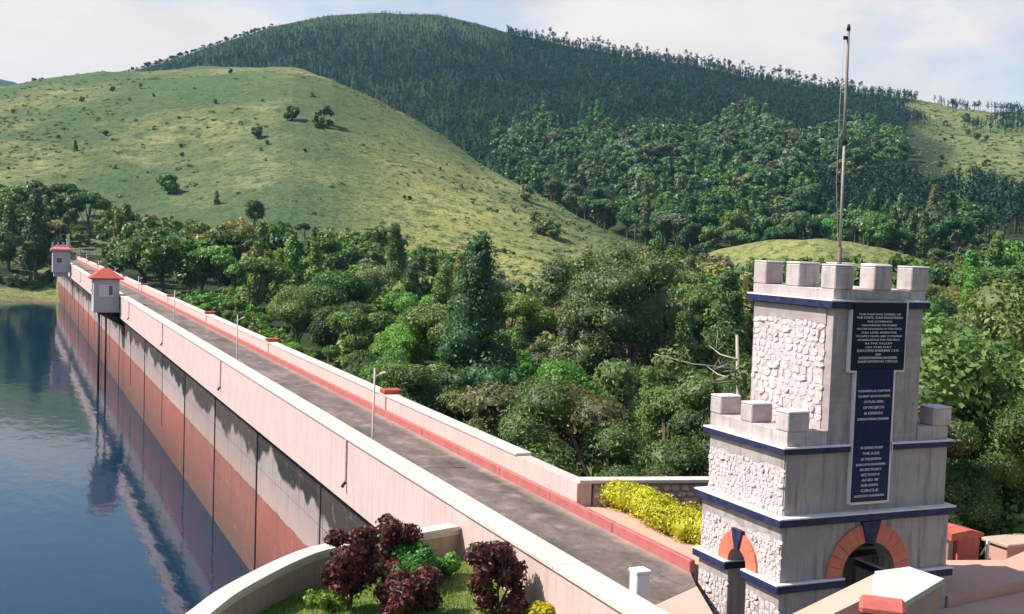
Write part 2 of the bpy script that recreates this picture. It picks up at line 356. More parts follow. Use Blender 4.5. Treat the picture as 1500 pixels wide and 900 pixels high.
# the small grassy knoll seen above the battlements
KN = far_point(1200, 390, 300)
_k = 1 - (((GX-KN[0])*math.cos(0.66) - (GY-KN[1])*math.sin(0.66))/44)**2 - (((GX-KN[0])*math.sin(0.66) + (GY-KN[1])*math.cos(0.66))/36)**2
KNOLL = np.clip(_k, 0, 1)
TAB = np.maximum(TAB, -4 + 16.0*KNOLL**0.85*(1 + .22*fbm(GX, GY, 24, 3)) - 30*(KNOLL <= 0))
# lake basin left of the dam with its far shore
def shore_y(x): return np.where(x > -40, 272 + 3.0*np.sin(x*0.3), 272 - (-40-x)*1.25)
_d = GY - shore_y(GX)
_bank = np.where(_d < 0, -9.15 + 0.5*_d, -9.15 + 0.055*_d + 0.0022*np.clip(_d, 0, None)**2)
LAKE = (GX < 12.5) & (GY > -260)
TAB = np.where(LAKE, np.clip(np.minimum(TAB, _bank), -15, None), TAB)
# the dam's far abutment
_ab = np.clip(1 - np.hypot((GX-15)/26, (GY-300)/24), 0, 1)
TAB = np.where((GX > 11.5), np.maximum(TAB, np.clip(-0.35 - 26*(0.62-_ab).clip(0, 1), -16, 0)), TAB)
# near abutment: the hillside that carries tower, garden and camera
PLAT = np.array([(-14, -40), (-9, 0), (-4, 9), (1.5, 17), (3.9, 21.5), (4.3, 23.5), (5.6, 25.0), (7.0, 26.4), (9.45, 27.2), (11.3, 27.8), (15.8, 30.5), (20, 29.8), (27, 30), (45, 22), (70, 0), (70, -40)], float)
def plat_dist(x, y):
    d = np.full(x.shape, 1e9); ins = np.zeros(x.shape, bool)
    for (ax, ay), (bx, by) in zip(PLAT, np.roll(PLAT, -1, axis=0)):
        vx, vy = bx-ax, by-ay; t = np.clip(((x-ax)*vx + (y-ay)*vy)/(vx*vx+vy*vy), 0, 1)
        d = np.minimum(d, np.hypot(x-ax-t*vx, y-ay-t*vy))
        ins ^= ((ay > y) != (by > y)) & (x < ax + (y-ay)*vx/(by-ay if by != ay else 1e-9))
    return np.where(ins, -d, d)
_pd = plat_dist(GX, GY)
_zn = np.maximum(6.2 - 0.335*np.hypot(GX, GY), -2.0)
_zn = np.where(_pd > 0, _zn - _pd*np.where(GX < 11.2, 3.0, 0.62), _zn)
NEAR = _zn > TAB
TAB = np.maximum(TAB, _zn)

def ground(x, y):
    x = np.asarray(x, float); y = np.asarray(y, float)
    p = np.degrees(np.arctan2(x, y)); r = np.hypot(x, y)
    fi = np.interp(p, PH, np.arange(len(PH))); fj = np.interp(r, RR, np.arange(len(RR)))
    i = np.clip(fi.astype(int), 0, len(PH)-2); j = np.clip(fj.astype(int), 0, len(RR)-2); u = fi-i; v = fj-j
    return (TAB[i, j]*(1-v)+TAB[i, j+1]*v)*(1-u) + (TAB[i+1, j]*(1-v)+TAB[i+1, j+1]*v)*u
def crest_r(b): return np.interp(b, CREST[:, 0], CREST[:, 1])
def ridge_r(b): return np.interp(b, RIDGE[:, 0], RIDGE[:, 1])
def foot_r(b): return np.interp(b, FOOT[:, 0], FOOT[:, 1])
B_GRASS = bearing(1340, 200)[0]      # the open pasture on the right of the mountain starts about here
def make_terrain():
    ni, nj = TAB.shape
    V = np.stack([GX, GY, TAB], axis=-1).reshape(-1, 3)
    i, j = np.meshgrid(np.arange(ni), np.arange(nj-1), indexing='ij'); i2 = (i+1) % ni
    F = np.stack([i*nj+j, i2*nj+j, i2*nj+j+1, i*nj+j+1], axis=-1).reshape(-1, 4)
    b = PH[:, None] + 0*_rr; r = _rr + 0*_ph
    jit = fbm(GX, GY, 60, 3)
    hill = (r > foot_r(b) - 5 + 60*jit) & (r < crest_r(b) + 40) & (b < bearing(965, 360)[0])
    edge = bearing(1345, 200)[0] + 2.6*fbm(GX, GY, 220, 4) - 0.004*(r-900)
    past = np.clip((b - edge)/1.2, 0, 1)*(r > 560 + 90*jit)
    top = ((r > ridge_r(b) - 120 + 160*jit) & (b > bearing(430, 10)[0]) & (b < bearing(720, 10)[0])) | (r > 1900)
    gr = np.clip(hill*1.0 + past + top*0.2 + (KNOLL > 0.02)*1.0 + (LAKE & (_d > 3) & (_d < 26))*1.0, 0, 1)
    yel = np.clip((b - bearing(480, 200)[0])/7, 0, 1)*hill*np.clip((crest_r(b) - r)/260, 0.15, 1) + (KNOLL > 0.02)*0.6 + past*0.25 + (LAKE & (_d > 3) & (_d < 26))*0.4
    mud = (LAKE & (_d > -6) & (_d < 4 + 3*jit))*1.0
    C = np.stack([gr, np.clip(yel, 0, 1), mud], axis=-1).reshape(-1, 3)
    me = np_mesh('terrain', V, F, C, 'cover')
    me.polygons.foreach_set('use_smooth', np.ones(len(me.polygons), bool))
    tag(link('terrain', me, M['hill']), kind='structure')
make_terrain()
w_me = np_mesh('lake', [(-420, -260, -9), (11.6, -260, -9), (11.6, 330, -9), (-420, 330, -9)], [(0, 1, 2, 3)])
tag(link('lake', w_me, M['water']), kind='structure')

# ------------------------------------------------------------------ the dam
Y0, Y1 = 16.0, 292.0
dam = thing('dam', 'long masonry dam with pink parapets running from the tower to the far shore', 'dam', (13.5, 20, 0))
O = dam.location
def P(f, name, mat, parent=dam, label=None, **k):
    mb = MB(O); f(mb); o = mb.build(name, mat, parent, **k)
    if label: o['label'] = label
    return o
P(lambda m: m.box(11.42, 15.62, 24.0, Y1, -17, -0.32), 'dam_wall', 'dam')
P(lambda m: m.box(11.42, 13.50, Y0, 23.998, -17, -0.32), 'end_block', 'dam')
P(lambda m: m.box(11.05, 16.15, 24.0, Y1, -0.318, -0.06), 'deck_slab', 'coping')
P(lambda m: m.box(11.02, 11.64, Y0, Y1, -1.36, 0.885), 'parapet', 'parapet')
P(lambda m: m.box(15.66, 16.14, 30.4, Y1, -0.05, 0.86), 'parapet', 'parapet')
# copings in cast lengths with open joints
mb0 = MB((0, 0, 0)).box(10.95, 11.70, -3.135, 3.135, 0.888, 1.0, 0.018); c0 = mb0.build('coping', 'coping'); c0me = c0.data; bpy.data.objects.remove(c0)
mb1 = MB((0, 0, 0)).box(15.62, 16.20, -3.135, 3.135, 0.863, 0.955, 0.015); c1 = mb1.build('coping', 'coping'); c1me = c1.data; bpy.data.objects.remove(c1)
y = Y0 + 3.14
while y < Y1 - 3:
    o = link('coping_length', c0me, None, dam); o.location = Vector((0, y, random.uniform(-.004, .004))) - O
    if y > 33.6:
        o = link('coping_length', c1me, None, dam); o.location = Vector((0, y, random.uniform(-.004, .004))) - O
    y += 6.28
k0 = MB((0, 0, 0)).box(15.50, 15.655, -1.99, 1.99, -0.04, 0.30, 0.02).build('k', 'kerb'); kme = k0.data; bpy.data.objects.remove(k0)
for i in range(67):
    o = link('kerb_stone', kme, None, dam); o.location = Vector((random.uniform(-.002, .002), 25.90 + 4.0*i, random.uniform(-.002, .002))) - O
# contraction joints on the water face, every 12.4 m
jm = MB((0, 0, 0)).box(11.375, 11.45, -0.10, 0.10, -14, -0.34).build('j', 'dark_metal'); jme = jm.data; bpy.data.objects.remove(jm)
jn = MB((0, 0, 0)).box(11.39, 11.45, -0.05, 0.05, -7.4, -0.34).build('j', 'dark_metal'); jne = jn.data; bpy.data.objects.remove(jn)
for i in range(20):
    o = link('contraction_joint', jme if i % 2 == 0 or i == 3 else jne, None, dam); o.location = Vector((0, 31.6 + 12.4*i, 0)) - O
# rainwater pipes on the lake side of the parapet, with the short dark outlet at the foot
d0 = MB((0, 0, 0)).box(10.955, 11.03, -0.055, 0.055, -0.62, 0.88, 0.012).build('d', 'drain'); dme = d0.data; bpy.data.objects.remove(d0)
d1 = MB((0, 0, 0)).tube([(11.0, 0, -0.60), (10.93, 0, -0.68), (10.86, 0.0, -0.80)], 0.06, 8).build('d', 'dark_metal'); d1me = d1.data; bpy.data.objects.remove(d1)
for i in range(10):
    o = link('drain_pipe', dme, None, dam); o.location = Vector((0, 39.0 + 25.8*i, 0)) - O
    q = link('outlet', d1me, None, o)
# red caps on the downstream parapet every 25.2 m
p0 = MB((0, 0, 0)).box(15.58, 16.42, -0.36, 0.36, 0.962, 1.16, 0.03).build('d', 'brick_red'); pme = p0.data; bpy.data.objects.remove(p0)
p1 = MB((0, 0, 0)).box(15.60, 16.34, -0.45, 0.45, -0.5, 0.958, 0.02).build('d', 'parapet'); p1me = p1.data; bpy.data.objects.remove(p1)
for i in range(10):
    o = link('parapet_pier', p1me, None, dam); o.location = Vector((0, 49.7 + 25.2*i, 0)) - O
    q = link('red_cap', pme, None, o)

rd = np_mesh('road', [(11.62, 20.96, 0), (15.05, 22.9, 0), (15.52, 23.9, 0), (15.52, Y1, 0), (11.62, Y1, 0)], [(0, 1, 2, 3, 4)])
tag(link('road', rd, M['road']), kind='structure')
tag(MB((13.6, 20, 0)).prism([(11.66, 17), (13.6, 17), (13.85, 20.0), (15.05, 22.88), (11.66, 20.98)], -2.4, -0.002).build('landing', 'ramp'), kind='structure')
tag(MB((16.4, 27, 0)).box(15.655, 17.9, 23.95, 30.4, -2, 0.16).build('pavement', 'terrace'), kind='structure')

# ------------------------------------------------------------------ lamp posts on the road
def make_lamp():
    t = thing('lamp_post', 'x', 'lamp post', (0, 0, 0), 'lamp posts along the road on the dam')
    MB().box(-0.11, 0.11, -0.11, 0.11, 0, 0.10, 0.01).build('base', 'pale_metal', t)
    MB().tube([(0, 0, 0.1), (0, 0, 1.2), (0, 0, 3.42)], [0.045, 0.037, 0.032], 8).build('pole', 'pale_metal', t, True)
    MB().tube([(0, 0, 3.05), (0.10, 0.02, 3.16), (0.24, 0.03, 3.22)], 0.022, 6).build('arm', 'pale_metal', t, True)
    h = MB().hull([(0.18, -0.05, 3.20), (0.40, -0.06, 3.26), (0.40, 0.08, 3.26), (0.18, 0.07, 3.20), (0.20, -0.03, 3.25), (0.38, -0.04, 3.31), (0.38, 0.06, 3.31), (0.20, 0.05, 3.25)],
                  [(3, 2, 1, 0), (4, 5, 6, 7), (0, 1, 5, 4), (1, 2, 6, 5), (2, 3, 7, 6), (3, 0, 4, 7)]).build('lamp_head', 'curtain', t)
    MB().box(0.22, 0.37, -0.03, 0.06, 3.195, 3.215).build('lens', 'glass', h)
    return t
def copy_tree(o, parent=None):
    c = o.copy(); COL.objects.link(c); c.parent = parent
    for ch in list(o.children): copy_tree(ch, c)
    return c
lamp = make_lamp()
LAMP_L = ['pale lamp post nearest the tower on the dam road', 'second pale lamp post from the tower on the dam road', 'third pale lamp post from the tower on the dam road',
          'pale lamp post on the road just before the red roofed gatehouse', 'pale lamp post on the road just past the red roofed gatehouse', 'small pale lamp post far along the dam, second past the gatehouse',
          'pale lamp post far along the dam, third past the gatehouse', 'farthest pale lamp post at the end of the dam road']
lamps = [lamp] + [copy_tree(lamp) for _ in range(7)]
for i, o in enumerate(lamps):
    o.location = (11.80, 38.6 + 25.8*i, 0.0); o.rotation_euler = (0, math.radians(0.0 if i else 0.4), random.uniform(-.1, .1)); o['label'] = LAMP_L[i]
    o['category'] = 'lamp post'

# ------------------------------------------------------------------ gatehouses
def hip(mb, x0, x1, y0, y1, z0, z1, th=0.10, r=0.0):
    xc, yc = (x0+x1)/2, (y0+y1)/2
    mb.hull([(x0, y0, z0), (x1, y0, z0), (x1, y1, z0), (x0, y1, z0), (x0, y0, z0+th), (x1, y0, z0+th), (x1, y1, z0+th), (x0, y1, z0+th), (xc-r, yc, z1), (xc+r, yc, z1)],
            [(3, 2, 1, 0), (0, 1, 5, 4), (1, 2, 6, 5), (2, 3, 7, 6), (3, 0, 4, 7), (4, 5, 9, 8), (5, 6, 9), (6, 7, 8, 9), (7, 4, 8)])
    return mb
gh = thing('gatehouse', 'small grey gatehouse with red pyramid roof jutting over the lake from the dam', 'gatehouse', (9.5, 126, -0.6)); O1 = gh.location
wl1 = MB(O1).box(8.42, 10.94, 126, 128.9, -0.60, 2.62, 0.02).build('wall', 'grey_wall', gh)
MB(O1).box(8.38, 11.0, 125.95, 128.95, -0.78, -0.605).build('floor_slab', 'grey_wall', gh)
rf = hip(MB(O1), 8.02, 11.35, 125.65, 129.3, 2.63, 3.85, 0.13, 0.15).build('roof', 'roof_red', gh)
MB(O1).tube([(9.63, 127.45, 3.83), (9.63, 127.45, 4.05)], [0.10, 0.03], 8).build('finial', 'roof_red', rf)
wf = MB(O1).box(8.95, 10.35, 125.94, 126.02, 0.95, 2.05, 0.01).build('window', 'white', gh)
MB(O1).box(9.02, 9.44, 125.92, 125.955, 1.02, 1.98).build('shutter', 'curtain', wf)
MB(O1).box(9.48, 9.86, 125.92, 125.955, 1.02, 1.98).build('shutter', 'curtain', wf)
MB(O1).box(9.90, 10.28, 125.925, 125.95, 1.02, 1.98).build('pane', 'glass', wf)
MB(O1).box(8.90, 10.40, 125.88, 126.03, 0.86, 0.945).build('sill', 'white', wf)
MB(O1).box(8.40, 8.44, 126.9, 127.9, 0.95, 2.05, 0.005).build('window', 'glass', gh)
for x in (8.7, 10.3):
    MB(O1).hull([(x, 126.3, -0.785), (x+.25, 126.3, -0.785), (x+.25, 128.6, -0.785), (x, 128.6, -0.785), (11.4, 126.3, -2.3), (11.4, 128.6, -2.3), (11.4, 126.3, -0.785), (11.4, 128.6, -0.785)],
                [(0, 4, 5, 3), (0, 6, 4), (3, 5, 7), (0, 3, 7, 6), (4, 6, 7, 5)]).build('bracket', 'dark_metal', gh)
MB(O1).tube([(9.0, 126.4, -0.78), (9.0, 126.4, -11)], 0.12, 10).build('gate_pipe', 'dark_metal', gh, True)
MB(O1).tube([(9.75, 127.2, -0.78), (9.75, 127.2, -11)], 0.10, 8).build('gate_pipe', 'dark_metal', gh, True)

g2 = thing('gatehouse', 'distant pale gatehouse with stepped pink roof near the far end of the dam', 'gatehouse', (9.2, 224, 0)); O2 = g2.location
MB(O2).box(7.95, 10.94, 223.4, 227, -0.4, 3.35, 0.02).build('wall', 'grey_wall', g2)
rr2 = MB(O2).box(7.6, 11.25, 223.0, 227.4, 3.355, 3.75, 0.05).build('roof', 'roof_pink', g2)
hip(MB(O2), 7.75, 11.05, 223.3, 227.1, 3.753, 4.5, 0.05, 0.9).build('upper_roof', 'roof_pink', rr2)
for x in (7.8, 8.7, 9.6, 10.6): MB(O2).box(x, x+.35, 224.6, 225.0, 4.0, 5.0).build('roof_post', 'grey_wall', g2)
wf2 = MB(O2).box(8.5, 9.6, 223.35, 223.42, 1.2, 2.3).build('window', 'white', g2)
MB(O2).box(8.6, 9.5, 223.33, 223.36, 1.3, 2.2).build('pane', 'glass', wf2)
MB(O2).box(8.2, 10.6, 224, 226.6, -1.2, -0.41).build('bracket', 'grey_wall', g2)

# wall, gate posts and white pillar at the far abutment
ew = thing('end_wall', 'low brick wall closing the far end of the dam road below yellow posts', 'wall', (18.5, 292.5, -1)); O3 = ew.location
MB(O3).box(16.2, 23.5, 292.3, 292.8, -1.6, 1.15).build('wall', 'terrace', ew)
MB(O3).box(16.1, 23.6, 292.2, 292.9, 1.153, 1.32).build('coping', 'coping', ew)
for x in (16.4, 18.1, 19.9, 21.6, 23.2): MB(O3).box(x-.2, x+.2, 292.35, 292.75, 1.325, 2.9 if x < 17 else 2.2, 0.03).build('post', 'coping', ew)
wp = thing('white_pillar', 'tall white pillar behind the distant pink roofed gatehouse', 'pillar', (13.6, 291, 0)); O4 = wp.location
MB(O4).box(13.3, 13.95, 290.7, 291.3, -0.1, 4.6, 0.03).build('shaft', 'white', wp)
MB(O4).box(13.2, 14.05, 290.6, 291.4, 4.603, 4.85, 0.03).build('cap', 'white', wp)
# ------------------------------------------------------------------ the castellated tower
def brick_mat(name, base, dirt, lim):
    m = NT(name, 0.88)
    cb = m.n.new('ShaderNodeCombineXYZ'); m.link(m.math('ADD', m.xyz(0), m.xyz(1)), cb.inputs[0]); m.link(m.xyz(2), cb.inputs[1])
    bt = m.n.new('ShaderNodeTexBrick'); m.link(cb.outputs[0], bt.inputs['Vector'])
    bt.inputs['Scale'].default_value = 1.0; bt.inputs['Brick Width'].default_value = 0.36; bt.inputs['Row Height'].default_value = 0.125
    bt.inputs['Mortar Size'].default_value = 0.012; bt.inputs['Mortar Smooth'].default_value = 0.6
    bt.inputs['Color1'].default_value = (1, 1, 1, 1); bt.inputs['Color2'].default_value = (0.86, 0.86, 0.86, 1); bt.inputs['Mortar'].default_value = (0.88, 0.88, 0.88, 1)
    st = m.ramp(m.noise(1.3, 6, 0.62, (4.0, 4.0, 0.4)), (0.40, 0.0), (0.70, 1.0))
    bl = m.ramp(m.noise(1.1, 6, 0.65), (0.40, 0.0), (0.70, 1.0))
    c = m.mix(m.math('MULTIPLY', m.math('MAXIMUM', st, bl), lim), base, dirt)
    c = m.mix(m.math('MULTIPLY', bl, 0.35), c, (0.62, 0.47, 0.46))
    c = m.mix(1.0, c, bt.outputs['Color'], 'MULTIPLY')
    return m.color(c).bump(m.math('ADD', bt.outputs['Fac'], m.math('MULTIPLY', m.noise(22, 4), -0.8)), -0.45, 0.012).m
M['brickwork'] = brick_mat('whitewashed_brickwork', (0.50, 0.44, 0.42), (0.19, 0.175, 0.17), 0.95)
def rough_stone():
    m = NT('rough_whitewashed_stone', 0.92); g_ = m.noise(5, 5, 0.65); f_ = m.noise(26, 5, 0.7)
    c = m.mix(m.ramp(g_, (0.40, 0.0), (0.72, 0.7)), (0.74, 0.625, 0.61), (0.50, 0.43, 0.42)); c = m.mix(m.ramp(f_, (0.30, 0.8), (0.42, 0.0)), c, (0.30, 0.26, 0.26))
    return m.color(c).bump(m.math('ADD', f_, g_), 0.9, 0.03).m
M['stone_rough'] = rough_stone()
M['merlon'] = brick_mat('merlon_masonry', (0.66, 0.575, 0.55), (0.24, 0.215, 0.21), 0.85)
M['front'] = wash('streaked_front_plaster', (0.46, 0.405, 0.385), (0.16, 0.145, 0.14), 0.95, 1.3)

TO = Vector((18.15, 22.2, -2.0))
tw = thing('tower', 'white castellated masonry tower with navy bands, orange arches and a dark inscribed front', 'tower', TO)
def T(f, name, mat, parent=None, **k):
    mb = MB(TO); f(mb); return mb.build(name, mat, parent or tw, **k)
X0, X1, YA, YB = 15.70, 20.52, 20.60, 23.82          # body of the lowest stage
CX, CY, RF, RL = 18.14, 22.20, 0.75, 0.36             # arch centres and radii (front / side)
ZS = 0.66                                             # springing
piers = [(X0, CX-RF, YA, CY-RL), (CX+RF, X1, YA, CY-RL), (X0, CX-RF, CY+RL, YB), (CX+RF, X1, CY+RL, YB)]
pier_o = []
for a, b, c, d in piers:
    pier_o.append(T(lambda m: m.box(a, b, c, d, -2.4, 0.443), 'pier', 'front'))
def course(rects, z0, z1, parent=None):
    """navy band with a thin white weathered ledge on top"""
    for a, b, c, d in rects:
        o = T(lambda m: m.box(a, b, c, d, z0, z1, 0.012), 'string_course', 'navy')
        T(lambda m: m.box(a-.012, b+.012, c-.012, d+.012, z1+.002, z1+.045, 0.012), 'ledge', 'white', o)
course([(a-(.14 if a == X0 else .03), b+(.10 if b == X1 else .03), c-(.10 if c == YA else .03), d+(.10 if d == YB else .03)) for a, b, c, d in piers], 0.445, 0.608)

def arch_panel(u0, u1, z0, z1, uc, r, n0, n1, axis):
    """wall with a round opening springing at z0; u along the face, n through the wall"""
    def f(m):
        K = 20; inn = [(uc - r*math.cos(math.pi*k/K), z0 + r*math.sin(math.pi*k/K)) for k in range(K+1)]
        out = []
        for k in range(K+1):
            a = math.pi*k/K; dx, dz = -math.cos(a), math.sin(a)
            t = min(((u0-uc)/dx if dx < -1e-6 else 1e9), ((u1-uc)/dx if dx > 1e-6 else 1e9), ((z1-z0)/dz if dz > 1e-6 else 1e9))
            out.append((uc+dx*t, z0+dz*t))
        for cu in (u0, u1):      # square the corners
            j = min(range(K+1), key=lambda i: abs(out[i][0]-cu)+abs(out[i][1]-z1)); out[j] = (cu, z1)
        V3 = lambda p, n: Vector((p[0], n, p[1]) if axis == 'x' else (n, p[0], p[1])) - TO
        A = [[m.bm.verts.new(V3(p, n)) for p in L] for L in (inn, out) for n in (n0, n1)]   # in0 in1 out0 out1
        for k in range(K):
            m.bm.faces.new((A[0][k], A[0][k+1], A[2][k+1], A[2][k])); m.bm.faces.new((A[1][k], A[3][k], A[3][k+1], A[1][k+1]))
            m.bm.faces.new((A[0][k], A[1][k], A[1][k+1], A[0][k+1])); m.bm.faces.new((A[2][k], A[2][k+1], A[3][k+1], A[3][k]))
        for k in (0, K): m.bm.faces.new((A[0][k], A[2][k], A[3][k], A[1][k]))
    return f
ZC = 1.885
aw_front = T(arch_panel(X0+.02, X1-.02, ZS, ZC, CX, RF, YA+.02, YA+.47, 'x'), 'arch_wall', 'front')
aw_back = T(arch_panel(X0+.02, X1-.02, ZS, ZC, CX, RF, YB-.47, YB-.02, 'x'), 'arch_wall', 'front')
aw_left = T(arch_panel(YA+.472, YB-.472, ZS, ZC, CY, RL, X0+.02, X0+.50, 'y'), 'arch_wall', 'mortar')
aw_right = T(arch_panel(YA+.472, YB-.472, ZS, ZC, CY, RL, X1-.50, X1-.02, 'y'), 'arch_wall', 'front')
def voussoirs(uc, r0, r1, n, face, axis, sgn, parent, gap):
    """arch ring of separate stones and the navy keystone"""
    a0, a1 = 0.0, math.pi/2 - gap
    for side in (0, 1):
        for k in range(n):
            b0 = a0 + (a1-a0)*k/n + 0.004; b1 = a0 + (a1-a0)*(k+1)/n - 0.004
            if side: b0, b1 = math.pi-b1, math.pi-b0
            th = 0.055 + random.uniform(-.006, .006)
            def f(m):
                pts = []
                for (aa, rr) in ((b0, r0), ((b0+b1)/2, r0), (b1, r0), (b1, r1), ((b0+b1)/2, r1+.004), (b0, r1)):
                    pts.append((uc - rr*math.cos(aa), ZS + .003 + rr*math.sin(aa)))
                V = [(lambda p, n_: (p[0], n_, p[1]) if axis == 'x' else (n_, p[0], p[1]))(p, nn) for nn in (face + sgn*th, face - sgn*.1) for p in pts]
                m.hull(V, [tuple(range(6)), tuple(range(11, 5, -1))] + [(i, i+6, (i+1) % 6+6, (i+1) % 6) for i in range(6)])
            T(f, 'voussoir', 'arch', parent)
    w0, w1 = r0*math.sin(gap)*0.92, r1*math.sin(gap)*1.35
    def f(m):
        pts = [(uc-w0, ZS+r0-.015), (uc+w0, ZS+r0-.015), (uc+w1, ZS+r1+.06), (uc-w1, ZS+r1+.06)]
        V = [(lambda p, n_: (p[0], n_, p[1]) if axis == 'x' else (n_, p[0], p[1]))(p, nn) for nn in (face + sgn*.10, face - sgn*.1) for p in pts]
        m.hull(V, [(0, 1, 2, 3), (7, 6, 5, 4)] + [(i, i+4, (i+1) % 4+4, (i+1) % 4) for i in range(4)])
    T(f, 'keystone', 'navy', parent)
voussoirs(CX, RF, 1.18, 6, YA+.02, 'x', -1, aw_front, 0.17)
voussoirs(CY, RL, 0.76, 4, X0+.02, 'y', -1, aw_left, 0.20)
voussoirs(CX, RF, 1.18, 6, YB-.02, 'x', 1, aw_back, 0.17)
T(lambda m: m.box(X0+.1, X1-.1, YA+.1, YB-.1, ZC+.002, 1.915), 'vault_ceiling', 'white')
course([(15.56, 20.60, 20.50, 23.92)], 1.918, 2.075)
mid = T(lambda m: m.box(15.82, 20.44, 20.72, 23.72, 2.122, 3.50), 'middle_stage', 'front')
up = T(lambda m: m.box(16.92, 19.48, 20.722, 23.70, 3.66, 6.74), 'upper_stage', 'brickwork')
T(lambda m: m.box(16.96, 19.44, 20.76, 23.66, 6.742, 7.0), 'roof_slab', 'coping')
# band B is broken by the plaque; the white returns of the break are its ledges
course([(15.67, 17.50, 20.62, 23.82), (18.64, 20.54, 20.62, 23.82)], 3.50, 3.625)
T(lambda m: m.box(17.503, 18.637, 20.73, 23.72, 3.502, 3.655), 'terrace_slab', 'stone')
T(lambda m: m.box(18.62, 18.70, 20.60, 20.70, 3.44, 3.72, .01), 'band_return', 'white')
course([(16.76, 17.36, 20.60, 23.80), (18.90, 19.58, 20.60, 23.80)], 6.745, 6.89)
T(lambda m: m.box(18.87, 18.93, 20.585, 20.70, 6.58, 6.90, .01), 'band_return', 'white')
T(lambda m: m.box(17.363, 18.897, 20.70, 23.79, 6.745, 6.93), 'band_backing', 'stone')

def merlon(x0, x1, y0, y1, z0, z1):
    o = T(lambda m: m.box(x0, x1, y0, y1, z0, z1-.05, 0.022), 'merlon', 'merlon'); e = random.uniform(-.004, .008)
    T(lambda m: m.box(x0-e, x1+e, y0-e, y1+e, z1-.048, z1+random.uniform(-.02, .015), 0.018), 'cap', 'stone', o)
    return o
def low_wall(x0, x1, y0, y1, z0, z1): return T(lambda m: m.box(x0, x1, y0, y1, z0, z1, 0.012), 'parapet_wall', 'merlon')
# upper battlement: eight merlons round the roof
zb = 6.936; UX = (16.86, 17.96, 19.04); UY = (20.66, 21.94, 23.22)
low_wall(16.87, 17.34, 20.70, 23.72, zb, 7.16); low_wall(19.06, 19.52, 20.70, 23.72, zb, 7.16)
low_wall(17.343, 19.057, 20.70, 21.08, zb, 7.16); low_wall(17.343, 19.057, 23.30, 23.72, zb, 7.16)
for i, x in enumerate(UX):
    for j, y in enumerate(UY):
        if (i, j) != (1, 1): merlon(x, x+.52, y, y+.50, 7.163, 7.73)
# lower battlement on both shoulders
zb = 3.672; LX = ((15.78, 16.36), (19.92, 20.48)); LY = (20.66, 22.02, 23.28)
for (a, b) in LX:
    low_wall(a+.02, b-.06, 20.70, 23.74, zb, 4.0)
    for y in LY: merlon(a, b, y, y+.46, 4.003, 4.45)
low_wall(16.303, 16.90, 20.70, 21.02, zb, 4.0); low_wall(19.50, 19.937, 20.70, 21.02, zb, 4.0)
T(lambda m: m.box(16.32, 16.90, 21.05, 23.7, 3.672, 3.70), 'shoulder_floor', 'coping'); T(lambda m: m.box(19.5, 19.92, 21.05, 23.7, 3.672, 3.70), 'shoulder_floor', 'coping')

# rubble facing of the lake side: separate stones bedded in the mortar
st_me = []
for _ in range(14):
    b = bmesh.new(); k = random.randint(5, 7); ring = []
    for i in range(k):
        a = 2*math.pi*(i+random.uniform(-.28, .28))/k
        rr = min(0.5/max(abs(math.cos(a)), 1e-3), 0.5/max(abs(math.sin(a)), 1e-3))*random.uniform(.84, 1.0)
        ring.append((rr*math.cos(a), rr*math.sin(a)))
    r0 = [b.verts.new((0.6, p[0], p[1])) for p in ring]; r1 = [b.verts.new((-0.75+random.uniform(-.25, .2), p[0]*.98, p[1]*.98)) for p in ring]
    r2 = [b.verts.new((-1.0+random.uniform(-.4, .4), p[0]*.84, p[1]*.82)) for p in ring]; c = b.verts.new((-1.05+random.uniform(-.3, .3), random.uniform(-.1, .1), random.uniform(-.1, .1)))
    for i in range(k):
        j = (i+1) % k; b.faces.new((r0[i], r1[i], r1[j], r0[j])); b.faces.new((r1[i], r2[i], r2[j], r1[j])); b.faces.new((r2[i], c, r2[j]))
    bmesh.ops.recalc_face_normals(b, faces=b.faces); me = bpy.data.meshes.new('stone'); b.to_mesh(me); b.free(); me.materials.append(M['stone_rough']); st_me.append(me)
def rubble(parent, xf, y0, y1, z0, z1, skip=None, hmin=.10, hmax=.17, wmin=.13, wmax=.36, joined=False):
    z = z0; made = []
    while z < z1 - .05:
        h = min(random.uniform(hmin, hmax), z1 - z)
        y = y0 - random.uniform(0, .1)
        while y < y1 - .04:
            w = random.uniform(wmin, wmax); w = min(w, y1-y+.02)
            yc, zc = y+w/2, z+h/2
            if w > .05 and yc > y0 and random.random() > .05 and not (skip and skip(yc, zc)):
                o = link('stone', random.choice(st_me), None, parent)
                o.location = Vector((xf, yc, zc + .025*math.sin(yc*5+z*3))) - TO
                o.scale = ((random.uniform(.006, .022) if random.random() > .08 else .042), w*random.uniform(.94, 1.10), h*random.uniform(.90, 1.2))
                o.rotation_euler = (random.uniform(-.22, .22), random.uniform(-.06, .06), random.uniform(-.08, .08)); made.append(o)
            y += w
        z += h*.97
    if joined:      # past the three hundred or so: the same stones as one facing
        b = bmesh.new()
        for o in made:
            n0 = len(b.verts); b.from_mesh(o.data); b.verts.ensure_lookup_table()
            mt = Matrix.LocRotScale(o.location, o.rotation_euler, o.scale)
            for v in b.verts[n0:]: v.co = mt @ v.co
            bpy.data.objects.remove(o)
        me = bpy.data.meshes.new('rubble'); b.to_mesh(me); b.free(); me.materials.append(M['stone_rough']); q = link('rubble', me, None, parent); q['kind'] = 'stuff'
